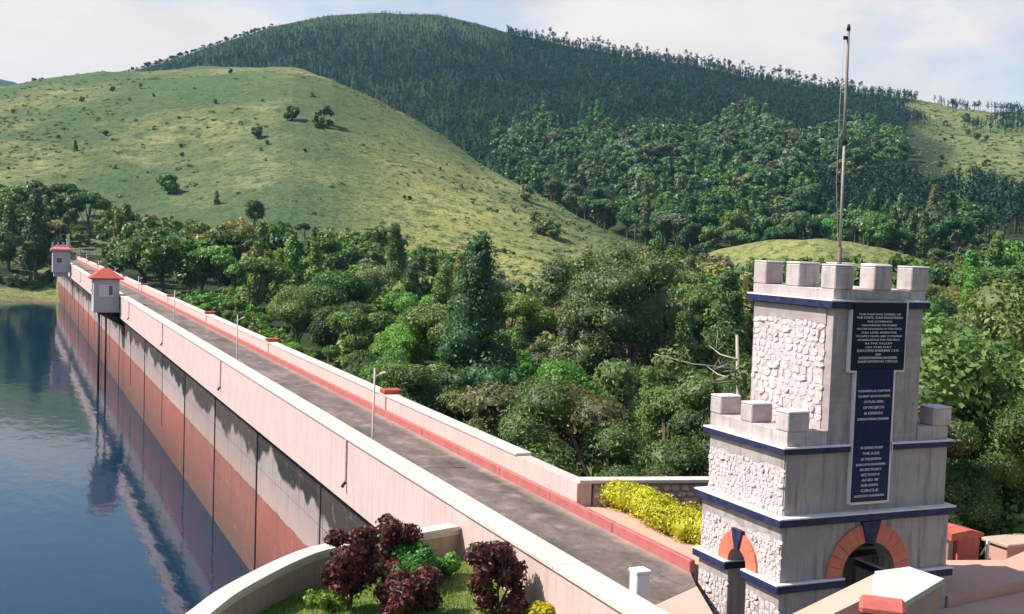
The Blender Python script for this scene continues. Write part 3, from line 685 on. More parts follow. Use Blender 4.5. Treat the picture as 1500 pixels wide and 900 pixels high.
# mortar slabs carry the stones, one per stage
def backing(xf, y0, y1, z0, z1, parent): return T(lambda m: m.box(xf, xf+.03, y0, y1, z0, z1), 'rubble_facing', 'mortar', parent)
sk = T(lambda m: m.box(16.902, 16.93, 20.98, 23.66, 3.88, 6.70), 'rubble_facing', 'mortar')
rubble(sk, 16.90, 21.00, 23.64, 3.90, 6.42, None, .13, .20, .13, .34)
sk = T(lambda m: m.box(15.80, 15.83, 20.76, 23.68, 2.13, 3.48), 'rubble_facing', 'mortar')
rubble(sk, 15.80, 20.78, 23.68, 2.16, 3.20, None, .09, .13, .09, .23)
rubble(aw_left, 15.72, 20.66, 23.76, ZS+.02, 1.60, lambda y, z: math.hypot(y-CY, z-ZS) < .84 or (abs(y-CY) < .26 and z < 1.6), .085, .125, .08, .22, True)
for p, (a, b) in ((pier_o[0], (YA+.03, CY-RL-.03)), (pier_o[2], (CY+RL+.03, YB-.03))):
    rubble(p, X0, a, b, -1.3, 0.16, None, .11, .15, .10, .25, True)

for a, b, c, d, e in ((16.893, 16.93, 20.95, 23.68, (6.36, 6.72)), (15.793, 15.83, 20.75, 23.70, (3.17, 3.485)), (15.713, 15.75, 20.64, 23.79, (1.60, 1.88)), (15.693, 15.75, 20.62, CY-RL-.005, (.14, .44)), (15.693, 15.75, CY+RL+.005, 23.80, (.14, .44))):  # smooth plaster below each band, its grey painting in the band's shadow
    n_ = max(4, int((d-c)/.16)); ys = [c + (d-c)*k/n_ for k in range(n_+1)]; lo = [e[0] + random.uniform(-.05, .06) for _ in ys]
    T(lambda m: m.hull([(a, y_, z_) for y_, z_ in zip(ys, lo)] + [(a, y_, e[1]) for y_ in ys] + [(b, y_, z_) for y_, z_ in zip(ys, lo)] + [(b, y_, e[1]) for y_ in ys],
        [f for k in range(n_) for f in ((k, k+1, n_+2+k, n_+1+k), (k, 2*n_+2+k, 2*n_+3+k, k+1))] + [(0, n_+1, 3*n_+3, 2*n_+2), (n_, 3*n_+2, 4*n_+3, 2*n_+1)]), 'band_shadow_plaster', 'brickwork')

# inscribed plaques
pl = T(lambda m: m.box(17.36, 18.87, 20.575, 20.70, 5.372, 6.88, .006), 'plaque', 'plaque_dark')
ps = T(lambda m: m.box(17.55, 18.60, 20.585, 20.70, 2.35, 5.369, .006), 'plaque', 'plaque_blue')
for a, b, c, d in ((18.873, 18.915, 5.34, 6.60), (17.325, 17.357, 5.34, 6.72), (18.603, 18.66, 2.31, 5.345), (17.52, 17.547, 2.31, 5.345), (17.55, 18.60, 2.29, 2.345), (17.33, 17.517, 5.30, 5.345), (18.663, 18.91, 5.30, 5.338)):
    T(lambda m: m.box(a, b, 20.60, 20.715, c, d), 'plaque_border', 'white')
def text_line(s, xc, z, width, h, y, parent):
    cu = bpy.data.curves.new('t', 'FONT'); cu.body = s; cu.size = 1.0; cu.align_x = 'CENTER'; cu.extrude = 0.004; cu.resolution_u = 2; cu.offset = 0.012
    ob = bpy.data.objects.new('t', cu); COL.objects.link(ob)
    dg = bpy.context.evaluated_depsgraph_get(); me = bpy.data.meshes.new_from_object(ob.evaluated_get(dg)); bpy.data.objects.remove(ob)
    xs = [v.co.x for v in me.vertices]; ww = max(xs)-min(xs)
    sx, sz = width/ww, h/0.72
    for v in me.vertices: v.co = Vector((v.co.x*sx, -v.co.z, v.co.y*sz))
    me.materials.append(M['letter']); o = link('inscription_line', me, None, parent); o.location = Vector((xc, y, z)) - TO; o['kind'] = 'stuff'
L1 = [('THIS DAM WAS NAMED OF', 1.20), ('THE STATE. DAM REGISTERED', 1.32), ('THE GOVERNOR', .72), ('INAUGURATED THE SCHEME', 1.0), ('ON THE OCCASION OF THE STATE', 1.28), ('FULL LEVEL RESERVOIR', 1.0), ('TO SUPPLY WATER AND TO PROVIDE', 1.32),
      ('OF IRRIGATION FOR THE FIELD', 1.2), ('IN THE VALLEY', .78), ('ON THIS DAY', .76), ('EXECUTIVE ENGINEER C.E.D.', 1.2), ('AND', .16), ('SUPERINTENDING ENGINEER', 1.1), ('DAM DIVISION CIRCLE', 1.12)]
for i, (s, w) in enumerate(L1): text_line(s, 18.10, 6.60 - i*.0825, w, .042 if i not in (1, 10, 12, 13) else .052, 20.572, pl)
L2 = [('PLANNING & CONTROL', .92, 4.86), ('CHIEF ENGINEER', .92, 4.74), ('OF PLAN. DIVN.', .56, 4.61), ('OF PROJECTS', .60, 4.48), ('& DESIGN', .52, 4.35), ('SUPERINTENDING ENGINEER', .90, 4.22),
      ('IN CHARGE OF DAM', .62, 3.56), ('THE A.E.E.', .50, 3.43), ('OF THE DIVISION', .58, 3.30), ('EXECUTIVE ENGINEERS', .84, 3.18), ('IN SECTION I', .60, 3.06), ('SECTION II', .52, 2.94), ('AND III', .48, 2.82), ('SUB DIVN.', .50, 2.70), ('CIRCLE', .50, 2.58), ('ASSISTANT ENGINEERS', .86, 2.46)]
for s, w, z in L2: text_line(s, 18.06, z, w, .058 if w < .8 else .05, 20.582, ps)

M['pole_mid'] = paint('weathered_pale_pole', (0.42, 0.37, 0.33), (0.26, 0.22, 0.19), 5.0, 0.6)
M['grey_pole'] = paint('weathered_pole', (0.30, 0.25, 0.24), (0.18, 0.15, 0.14), 4.0, 0.6)
fp = thing('flagpole', 'tall thin bare flagpole rising from the roof of the castellated tower', 'flagpole', (18.22, 22.2, 7.0)); FO = fp.location
MB(FO).tube([(18.22, 22.2, 7.002), (18.215, 22.2, 8.1)], 0.055, 10).build('base_sleeve', 'pole_rust', fp, True)
MB(FO).tube([(18.215, 22.2, 8.0), (18.19, 22.2, 10.6)], [0.034, 0.032], 10).build('lower_pole', 'pole_mid', fp, True)
MB(FO).tube([(18.19, 22.2, 10.55), (18.17, 22.2, 11.6), (18.15, 22.2, 13.2)], [0.042, 0.040, 0.034], 10).build('upper_pole', 'grey_pole', fp, True)
MB(FO).box(18.12, 18.25, 22.14, 22.26, 10.52, 10.64, 0.02).build('collar', 'dark_metal', fp)
MB(FO).tube([(18.15, 22.2, 13.2), (18.149, 22.2, 13.34)], [0.05, 0.03], 8).build('cap', 'dark_metal', fp, True)
MB(FO).box(18.02, 18.12, 22.18, 22.22, 12.98, 13.06).build('pulley', 'dark_metal', fp)
MB(FO).tube([(18.05, 22.2, 13.0), (18.00, 22.2, 11.4), (18.02, 22.2, 9.6), (18.14, 22.2, 8.2)], 0.005, 5).build('halyard', 'pale_metal', fp)

# ------------------------------------------------------------------ near walls, garden, terrace
M['garden_wall'] = wash('garden_wall_plaster', (0.46, 0.33, 0.26), (0.22, 0.16, 0.125), 0.7, 1.2)
M['rubble_pink'] = wash('pink_rubble_wall', (0.56, 0.40, 0.35), (0.32, 0.23, 0.20), 0.4, 3.0, 0.9, 0.04)
M['stone_pink'] = wash('pink_wall_stone', (0.66, 0.48, 0.42), (0.42, 0.30, 0.26), 0.2, 4.0, 0.5, 0.02)
CURVE = [(1.6, 17.5), (2.2, 20.3), (2.95, 21.75), (3.65, 22.80), (4.4, 24.0), (5.35, 25.16), (6.16, 26.03), (6.95, 26.70), (8.0, 27.13), (9.45, 27.52), (10.955, 28.0)]
def spline(P_, n):
    P_ = [Vector((*p, 0)) for p in P_]; Q = [P_[0]*2-P_[1]] + P_ + [P_[-1]*2-P_[-2]]; o = []
    for i in range(1, len(Q)-2):
        for k in range(n):
            t = k/n; a, b, c, d = Q[i-1], Q[i], Q[i+1], Q[i+2]
            o.append(0.5*((2*b) + (c-a)*t + (2*a-5*b+4*c-d)*t*t + (3*b-a-3*c+d)*t**3))
    return o + [P_[-1]]
def ribbon(m, pts, off0, off1, z0, z1):
    rows = []
    for i, p in enumerate(pts):
        d = (pts[min(i+1, len(pts)-1)] - pts[max(i-1, 0)]).normalized(); nrm = Vector((-d.y, d.x, 0))
        a, b = p + nrm*off0, p + nrm*off1
        rows.append([m.bm.verts.new(Vector((q.x, q.y, z)) - m.o) for q, z in ((a, z0), (b, z0), (b, z1), (a, z1))])
    for r, s in zip(rows, rows[1:]):
        for k in range(4): m.bm.faces.new((r[k], r[(k+1) % 4], s[(k+1) % 4], s[k]))
    m.bm.faces.new(rows[0][::-1]); m.bm.faces.new(rows[-1])
gw = thing('garden_wall', 'curved parapet wall with pale coping round the shrub garden above the lake', 'garden wall', (6.5, 25.5, -0.3))
cv = spline(CURVE, 6); mb = MB(gw.location); ribbon(mb, cv, -0.02, 0.30, -11.5, 0.40); mb.build('wall', 'garden_wall', gw)
mb = MB(gw.location); ribbon(mb, cv, -0.10, 0.36, 0.403, 0.50); mb.build('coping', 'coping', gw)
mb = MB(gw.location); ribbon(mb, cv, -0.045, -0.022, 0.28, 0.40); mb.build('drip_course', 'coping', gw)
lw = MB((8, 24, -0.4)); lw.prism([(p.x, p.y) for p in cv[10:]] + [(10.96, 16), (3, 16)], -3, -0.30); tag(lw.build('lawn', 'lawn'), kind='structure')
ng = 16000; gx = rng.uniform(2.6, 10.95, ng); gy = rng.uniform(19, 28.0, ng)
_cx = np.array([p.x for p in cv]); _cy = np.array([p.y for p in cv]); inside = gy < np.interp(gx, _cx, _cy) - .12
gx, gy = gx[inside], gy[inside]; ng = len(gx); gh_ = rng.uniform(.05, .16, ng)*(1+.6*vnoise(gx*1.3, gy*1.3)); an = rng.uniform(0, 6.28, ng); ln = rng.uniform(-.06, .06, (ng, 2))
gv = np.stack([np.stack([gx+.012*np.cos(an), gy+.012*np.sin(an), np.full(ng, -.302)], -1), np.stack([gx-.012*np.cos(an), gy-.012*np.sin(an), np.full(ng, -.302)], -1), np.stack([gx+ln[:, 0], gy+ln[:, 1], -.30+gh_], -1)], 1).reshape(-1, 3)
gd = np.clip(vnoise(gx*.9+4, gy*.9)+.5, 0, 1)[:, None]; gt = np.repeat((np.array([[.12, .25, .03]])*(1-gd) + np.array([[.27, .29, .09]])*gd)*rng.uniform(.7, 1.3, (ng, 1)), 3, axis=0)
tag(link('grass', np_mesh('grass', gv, np.arange(ng*3).reshape(-1, 3), gt), M['leaf']), kind='stuff')

# low rubble wall behind the hedge
rw = thing('low_wall', 'low pinkish stone wall with pale coping behind the yellow hedge', 'wall', (17.8, 30, 0)); RO = rw.location
def seg(m, a, b, h0, h1, w0, w1):
    d = (Vector((*b, 0)) - Vector((*a, 0))).normalized(); n = Vector((-d.y, d.x, 0)); A, B = Vector((*a, 0)), Vector((*b, 0))
    m.prism([A+n*w0, B+n*w0, B+n*w1, A+n*w1][::1], h0, h1)
mb = MB(RO); seg(mb, (16.18, 30.32), (21.5, 29.1), -2, 0.80, 0.0, 0.42); bw = mb.build('wall', 'rubble_pink', rw)
mb = MB(RO); seg(mb, (15.72, 30.36), (21.5, 29.0), 0.866, 0.96, -0.02, 0.50); mb.build('coping', 'coping', rw)
mb = MB(RO); seg(mb, (16.20, 30.33), (21.5, 29.1), 0.803, 0.863, 0.03, 0.39); mb.build('bed_course', 'rubble_pink', rw)
dv = Vector((5.32, -1.22, 0)).normalized()
for i in range(15):
    for j in range(4):
        o = link('stone', random.choice(st_me).copy() if i+j == 0 else random.choice(st_me), None, bw)
        s = 0.16 + .32*i + random.uniform(-.04, .04) + .16*(j % 2); p = Vector((16.18, 30.32, 0)) + dv*s + Vector((dv.y, -dv.x, 0))*0.0
        o.location = Vector((p.x, p.y, .10 + .2*j)) - RO; o.rotation_euler = (random.uniform(-.15, .15), 0, math.atan2(dv.y, dv.x) + math.pi/2 )
        o.rotation_euler = (random.uniform(-.15, .15), 0, math.atan2(dv.y, dv.x) + math.pi/2); o.scale = (.05, .30, .18)
        o.material_slots[0].link = 'OBJECT'; o.material_slots[0].material = M['stone_pink']

pb = thing('bollard', 'short white square post on the road beside the lake side parapet', 'bollard', (12.3, 20.9, -1)); PB = pb.location
MB(PB).box(12.14, 12.46, 20.70, 21.02, -1.3, 1.12, .02).build('shaft', 'white', pb)
MB(PB).box(12.12, 12.48, 20.68, 21.04, 1.123, 1.20, .015).build('cap', 'white', pb)

# terrace right of the tower, stepping down towards the camera
tag(MB((25, 22, -.2)).prism([(20.63, 20.62), (34, 22.6), (34, 24.2), (26, 23.25), (24.6, 22.7), (23.2, 23.1), (20.63, 24.2)], -2.3, -0.10).build('terrace', 'terrace'), kind='structure')
tag(MB((25, 20, -.4)).prism([(18.9, 19.3), (34, 20.6), (34, 22.55), (20.6, 20.58), (18.9, 20.50)], -2.3, -0.36).build('step', 'terrace'), kind='structure')
tag(MB((25, 18, -.8)).prism([(18.9, 12), (34, 13), (34, 20.45), (18.9, 19.1)], -2.6, -0.74).build('lower_terrace', 'ramp'), kind='structure')
rp = thing('red_pillar', 'stubby red masonry pillar with overhanging cap behind the terrace', 'pillar', (24, 23.6, -.2)); RP = rp.location
MB(RP).box(23.72, 24.50, 23.45, 24.15, -1.0, 0.42, .02).build('shaft', 'red', rp)
MB(RP).hull([(23.40, 23.38, .33), (24.56, 23.38, .36), (24.56, 24.22, .36), (23.40, 24.22, .33), (23.40, 23.38, .52), (24.1, 23.38, .58), (24.56, 23.38, .47), (24.56, 24.22, .47), (24.1, 24.22, .58), (23.40, 24.22, .52)],
            [(3, 2, 1, 0), (0, 1, 6, 5, 4), (2, 3, 9, 8, 7), (4, 5, 8, 9), (5, 6, 7, 8), (1, 2, 7, 6), (3, 0, 4, 9)]).build('cap', 'red', rp)
MB(RP).box(23.50, 23.715, 23.6, 24.1, -1.0, 0.32, .02).build('side_pier', 'ramp', rp)
lb = thing('low_wall', 'low pink wall block with pale end at the back of the terrace', 'wall', (27, 23.7, -.5)); LB = lb.location
MB(LB).box(25.58, 31, 23.5, 24.3, -1.2, -.06, .02).build('wall', 'terrace', lb); MB(LB).box(25.5, 31.1, 23.42, 24.38, -.057, .05, .02).build('coping', 'ramp', lb)
fe = thing('fence', 'thin pale fence post with leaning rail between red pillar and pink wall', 'fence', (24.95, 23.6, -.4)); FE = fe.location
MB(FE).tube([(24.95, 23.6, -1.0), (24.95, 23.6, .19)], .045, 8).build('post', 'white', fe); MB(FE).tube([(24.93, 23.6, .10), (24.45, 23.35, -.12)], .022, 6).build('rail', 'pale_metal', fe)

# stair wing wall at the viewer's feet and its capped pier
sw = thing('stair_wall', 'massive pink stair wing wall with pale flat top in front of the tower', 'stair wall', (10, 11, 1.5)); SW = sw.location
top = [(10.07, 11.27), (10.64, 11.32), (10.67, 10.78), (9.52, 10.18), (9.40, 10.56)]
MB(SW).prism(top, -0.8, 3.93).build('wall', 'terrace', sw)
cen = Vector((10.1, 10.85)); MB(SW).prism([tuple(Vector(p)+(Vector(p)-cen).normalized()*.03) for p in top], 3.932, 4.0).build('coping', 'coping', sw)
d = Vector((-1.05, .30, -.52)); A = Vector((10.04, 11.26, 3.985)); B = Vector((9.37, 10.55, 3.985)); q = [A, B, B+d*2.2, A+d*2.2]
MB(SW).hull([*q, *[Vector((p.x, p.y, -.9)) for p in q]], [(0, 1, 2, 3), (7, 6, 5, 4), (0, 4, 5, 1), (1, 5, 6, 2), (2, 6, 7, 3), (3, 7, 4, 0)]).build('sloping_wall', 'terrace', sw)
cp = thing('capped_pier', 'small pink pier with rounded red cap and red edged panel before the stair wall', 'pier', (9.5, 10.4, 2)); CP = cp.location
CPX, CPY = 9.06, 10.02
MB((0, 0, 0))
def rotbox(m, x0, x1, y0, y1, z0, z1, bev=0):
    bm0 = len(m.bm.verts); m.box(x0, x1, y0, y1, z0, z1, bev); m.bm.verts.ensure_lookup_table()
    c, s_ = math.cos(-.72), math.sin(-.72)
    for v in list(m.bm.verts)[bm0:]:
        x, y = v.co.x, v.co.y; v.co.x, v.co.y = c*x - s_*y + CPX - m.o.x, s_*x + c*y + CPY - m.o.y
class MBR(MB): pass
def pier_part(args, name, mat, parent):
    m = MB((0, 0, 0))
    for a in args: m.box(*a)
    c, s_ = math.cos(-.72), math.sin(-.72)
    for v in m.bm.verts:
        x, y = v.co.x, v.co.y; v.co = Vector((c*x - s_*y + CPX, s_*x + c*y + CPY, v.co.z)) - CP
    o = m.build(name, mat, parent); o.location = (0, 0, 0); return o
sh = pier_part([(-.17, .17, -.17, .17, -.5, 3.97)], 'shaft', 'terrace', cp)
pier_part([(-.25, .25, -.22, .22, 3.973, 4.10, .04)], 'cap', 'red', cp)
pier_part([(-.20, -.13, -.20, -.16, 2.9, 3.97, .01)], 'panel_edge', 'red', cp); pier_part([(.13, .20, -.20, -.16, 2.9, 3.97, .01)], 'panel_edge', 'red', cp)
pier_part([(-.128, .128, -.20, -.172, 3.89, 3.97, .008)], 'panel_edge', 'red', cp)

# ------------------------------------------------------------------ vegetation
_ICO = None
def ico():
    global _ICO
    if _ICO is None:
        b = bmesh.new(); bmesh.ops.create_icosphere(b, subdivisions=2, radius=1.0)
        _ICO = (np.array([v.co[:] for v in b.verts]), np.array([[v.index for v in f.verts] for f in b.faces])); b.free()
    return _ICO
def leaves(blobs, n, leaf, g, spread=0.28, flat=0.55, aspect=0.5, up=0.25, tint=(1, 1, 1), var=0.28, core=True, alt=None):
    """diamond leaves through the outer shell of ellipsoid blobs (x, y, z, rx, ry, rz); returns verts, quads, tints"""
    B = np.array(blobs, float); w = (B[:, 3]*B[:, 4] + B[:, 4]*B[:, 5] + B[:, 3]*B[:, 5]); k = g.choice(len(B), n, p=w/w.sum())
    d = g.normal(size=(n, 3)); d[:, 2] += up; d /= np.linalg.norm(d, axis=1)[:, None]
    rad = 1.0 - np.abs(g.normal(size=n))*spread + 0.10*g.random(n)
    p = B[k, :3] + B[k, 3:6]*d*rad[:, None]
    nn = d + flat*g.normal(size=(n, 3)); nn[:, 2] += 0.25; nn /= np.linalg.norm(nn, axis=1)[:, None]
    a = np.cross(nn, g.normal(size=(n, 3))); a /= np.linalg.norm(a, axis=1)[:, None]; b = np.cross(nn, a)
    L = leaf*g.uniform(.6, 1.35, n)[:, None]*0.5; Wd = L*aspect*2*g.uniform(.8, 1.2, n)[:, None]
    fold = nn*L*0.22
    V = np.stack([p - a*L, p + b*Wd*.5 + fold, p + a*L, p - b*Wd*.5 + fold], 1).reshape(-1, 3)
    F = np.arange(4*n).reshape(-1, 4)
    bt = g.uniform(1-var*.5, 1+var*.5, len(B))
    t = np.array(tint)[None, :]*(bt[k]*g.uniform(1-var, 1+var, n))[:, None]
    t = t*(1 + np.stack([g.uniform(-.12, .22, n), np.zeros(n), g.uniform(-.1, .1, n)], 1))
    if alt is not None: t = np.where((g.random(n) < .35)[:, None], t*np.array(alt), t)
    T = np.repeat(t, 4, axis=0)
    if core:
        iv, fi = ico(); q = np.concatenate([fi, fi[:, 2:3]], axis=1)
        tri = []; vs = []; ts = []
        for i, bb in enumerate(B):
            nz = 1 + .18*g.normal(size=(len(iv), 1)); vs.append(bb[:3] + iv*bb[3:6]*0.70*nz); tri.append(fi + i*len(iv)); ts.append(np.repeat(np.array([tint])*bt[i]*.8, len(iv), 0))
        return V, F, T, np.concatenate(vs), np.concatenate(tri), np.concatenate(ts)
    return V, F, T
def leaf_mesh(name, *a, **k):
    r = leaves(*a, **k)
    if len(r) == 3: V, F, T = r; me = np_mesh(name, V, F, T)
    else:
        V, F, T, cv_, cf, ct = r
        VV = np.concatenate([V, cv_]); TT = np.concatenate([T, ct]); me = bpy.data.meshes.new(name)
        loops = np.concatenate([F.ravel(), (cf + len(V)).ravel()]).astype(np.int32)
        st = np.concatenate([np.arange(len(F))*4, len(F)*4 + np.arange(len(cf))*3]).astype(np.int32)
        me.vertices.add(len(VV)); me.vertices.foreach_set('co', VV.astype(np.float32).ravel()); me.loops.add(len(loops)); me.loops.foreach_set('vertex_index', loops)
        me.polygons.add(len(st)); me.polygons.foreach_set('loop_start', st); me.update(calc_edges=True)
        at = me.color_attributes.new('tint', 'FLOAT_COLOR', 'POINT'); at.data.foreach_set('color', np.concatenate([TT, np.ones((len(TT), 1))], 1).astype(np.float32).ravel())
    me.materials.append(M['leaf']); return me

def crown_blobs(g, H, R, kind):
    o = []
    if kind == 'round':
        o.append((0, 0, H*.68, R*.62, R*.62, H*.25))
        for i in range(11):
            a = g.uniform(0, 6.28); e = g.uniform(-.35, 1.0); rr = R*.62*math.sqrt(max(0, 1-max(e, 0)**2*.8)); s = g.uniform(.28, .46)*R
            o.append((rr*math.cos(a), rr*math.sin(a), H*(.66 + .25*e), s, s, s*.8))
    elif kind == 'spread':
        for i in range(12):
            a = g.uniform(0, 6.28); q = g.uniform(.15, .85)*R; s = g.uniform(.28, .42)*R
            o.append((q*math.cos(a), q*math.sin(a), H*(.86 - .16*(q/R)**2 + g.uniform(-.06, .04)), s, s, s*.55))
    elif kind == 'tall':
        for i in range(13):
            t = i/12; a = g.uniform(0, 6.28); q = R*.55*(1-t)*g.uniform(.4, 1); s = R*(.60 - .36*t)*g.uniform(.85, 1.15)
            o.append((q*math.cos(a), q*math.sin(a), H*(.26 + .70*t), s, s, s*.95))
    else:       # ragged
        for i in range(15):
            a = g.uniform(0, 6.28); q = g.uniform(.2, .95)*R; s = g.uniform(.18, .36)*R
            o.append((q*math.cos(a), q*math.sin(a), H*g.uniform(.45, .95) - .12*H*(q/R), s, s, s*.75))
    return o
def trunk_mesh(g, H, R, blobs, mat='wood', r0=None):
    m = MB(); r0 = r0 or H*.022
    lean = g.uniform(-.03, .03, 2)*H
    m.tube([(0, 0, -1.2), (0, 0, 0), (lean[0]*.4, lean[1]*.4, H*.3), (lean[0], lean[1], H*.66)], [r0*1.5, r0*1.2, r0*.85, r0*.4], 7)
    for b in blobs[1:7]:
        z0 = H*g.uniform(.25, .5); m.tube([(lean[0]*z0/H, lean[1]*z0/H, z0), ((b[0])*.5, b[1]*.5, (z0+b[2])*.5 + .05*H), (b[0]*.9, b[1]*.9, b[2])], [r0*.55, r0*.36, r0*.15], 5, False)
    bm = m.bm; bmesh.ops.recalc_face_normals(bm, faces=bm.faces); me = bpy.data.meshes.new('trunk'); bm.to_mesh(me); bm.free()
    for p in me.polygons: p.use_smooth = True
    me.materials.append(M[mat]); return me
KINDS = ['round', 'round', 'spread', 'tall', 'ragged', 'round']
H0 = {'round': 12, 'spread': 12, 'tall': 15, 'ragged': 12}; R0 = {'round': 4.2, 'spread': 5.0, 'tall': 3.4, 'ragged': 4.2}
LOD = {'near': (24000, .215), 'mid': (14000, .30), 'far': (3000, .70), 'vfar': (800, 1.30)}
PROTO = {}
for lod, (n, lf) in LOD.items():
    for i, kd in enumerate(KINDS):
        g = np.random.default_rng(100 + i + len(lod)*7); bl = crown_blobs(g, H0[kd], R0[kd], kd)
        PROTO[lod, i] = (leaf_mesh('crown', bl, n, lf, g), trunk_mesh(g, H0[kd], R0[kd], bl))
PALETTE = [('dark green', (.080, .150, .042)), ('deep green', (.110, .190, .046)), ('mid green', (.165, .240, .055)), ('olive green', (.215, .230, .065)),
           ('bright green', (.140, .300, .050)), ('bronze tinged', (.195, .165, .075)), ('grey green', (.205, .250, .115)), ('yellow green', (.21, .26, .058))]
PCOL = dict(PALETTE)
def plant_tree(x, y, z, lod, i, sc, col, rot, label, group, name='broadleaf_tree', cat='tree', zs=1.0):
    t = thing(name, label, cat, (x, y, z), group); t.rotation_euler = (0, 0, rot); t.scale = (sc, sc, sc*zs)
    cme, tme = PROTO[lod, i]
    c = link('crown', cme, None, t); c.color = (*col, 1); link('trunk', tme, None, t)
    return t
def jit(c, g, a=.22):
    f = g.uniform(1-a, 1+a); return tuple(v*f*g.uniform(.92, 1.08) for v in c)

# candidates over the valley, the far bank and the mountain's foot
g = np.random.default_rng(5)
cand = []
def scatter(b0, b1, r0, r1, spacing, n, ok, cls):
    bb = g.uniform(b0, b1, n); rr = np.sqrt(g.uniform(r0*r0, r1*r1, n)); x = rr*np.sin(np.radians(bb)); y = rr*np.cos(np.radians(bb))
    keep = ok(x, y, rr, bb); cell = {}
    for px_, py_, r, b in zip(x[keep], y[keep], rr[keep], bb[keep]):
        s = spacing*(1 + 0.25*math.sin(px_*1.7+py_)); c = (int(px_//spacing), int(py_//spacing)); bad = False
        for i in (-1, 0, 1):
            for j in (-1, 0, 1):
                for q in cell.get((c[0]+i, c[1]+j), ()):
                    if (q[0]-px_)**2 + (q[1]-py_)**2 < (s*.82)**2: bad = True; break
        if not bad: cell.setdefault(c, []).append((px_, py_)); cand.append([px_, py_, r, b, cls])
def knoll_at(x, y):
    return (((x-KN[0])*math.cos(0.66) - (y-KN[1])*math.sin(0.66))/38)**2 + (((x-KN[0])*math.sin(0.66) + (y-KN[1])*math.cos(0.66))/33)**2
HEROES = [far_point(700, 420, 104), far_point(885, 600, 47), far_point(800, 560, 55), far_point(1072, 560, 43), far_point(1430, 620, 41), far_point(1500, 600, 45), far_point(930, 420, 112)]
HR = [4.5, 5.5, 4.2, 4.5, 5.5, 5, 6]
def ok_valley(x, y, r, b):
    h = (x > 21.2) & ~((x < 28 + .05*y) & (y > 55) & (y < 208)) & ((y > 34) | (x > 38)) & (plat_dist(x, y) > 2.5) & (knoll_at(x, y) > 1.0)
    for p, rr_ in zip(HEROES, HR): h &= np.hypot(x-p[0], y-p[1]) > rr_
    return h & ~((y > 280) & (x < 26))
def foot_lim(b, r): return foot_r(b) + 18 + 28*np.sin(b*1.9) + 16*np.sin(b*5.3+1)
scatter(0.5, 52, 36, 120, 4.9, 5000, lambda x, y, r, b: ok_valley(x, y, r, b), 'valley')
scatter(15, 50, 33, 64, 2.3, 6000, lambda x, y, r, b: (x > 17.6) & (y > 31.6) & (plat_dist(x, y) > .5) & (x < 36), 'scrub')
scatter(40, 60, 34, 50, 2.0, 1500, lambda x, y, r, b: (y > 25.0) & (x > 23.8) & (y < 32), 'scrub')
scatter(-6, 4.5, 288, 340, 3.4, 1500, lambda x, y, r, b: (y > shore_y(x) + 24) & ((x < 10.5) | (y > 308)), 'scrub')
scatter(3, 25, 58, 215, 2.7, 14000, lambda x, y, r, b: (x > 19.5) & (x < 27 + .05*y) & (y > 58) & (y < 205), 'scrub')
scatter(0.5, 52, 120, 350, 6.8, 9000, lambda x, y, r, b: ok_valley(x, y, r, b) & ((r < foot_lim(b, r)) | (b > bearing(960, 400)[0])), 'valley')
scatter(-6, 5.5, 285, 372, 6.6, 1800, lambda x, y, r, b: ((y > shore_y(x) + 27) & ((x < 10) | (y > 312))), 'bank')
scatter(bearing(770, 300)[0], 50, 350, 560, 8.0, 8000, lambda x, y, r, b: (r > crest_r(b) + 12) & (r > 350) & (b < B_GRASS + 3) & (knoll_at(x, y) > 1.0) & ~((b > bearing(1180, 300)[0]) & (r > 425)), 'slope')
def slope_t(b, r):
    v = np.maximum(np.interp(b, VALLEY[:, 0], VALLEY[:, 1]), crest_r(b)+50); return (r-v)/(ridge_r(b)-v)
B1180 = bearing(1175, 300)[0]; B1000, B780, B1250 = bearing(1010, 250)[0], bearing(770, 250)[0], bearing(1230, 250)[0]
def ok_upper(x, y, r, b):
    t = slope_t(b, r); lim = np.where(b < B1000, .34 + .05*np.sin(b*2.1), .50 + .10*np.sin(b*1.3)); 
    return (b > B780 - 1.5) & ~((b > B1180) & (t < .22 + .05*np.sin(b*1.7))) & (t < lim) & (t > -.05) & (b < B_GRASS - .5)
scatter(22, 42, 560, 1000, 10.0, 9000, ok_upper, 'slope')
C_ = np.array([(c[0], c[1], c[2], c[3]) for c in cand]); zc = ground(C_[:, 0], C_[:, 1])
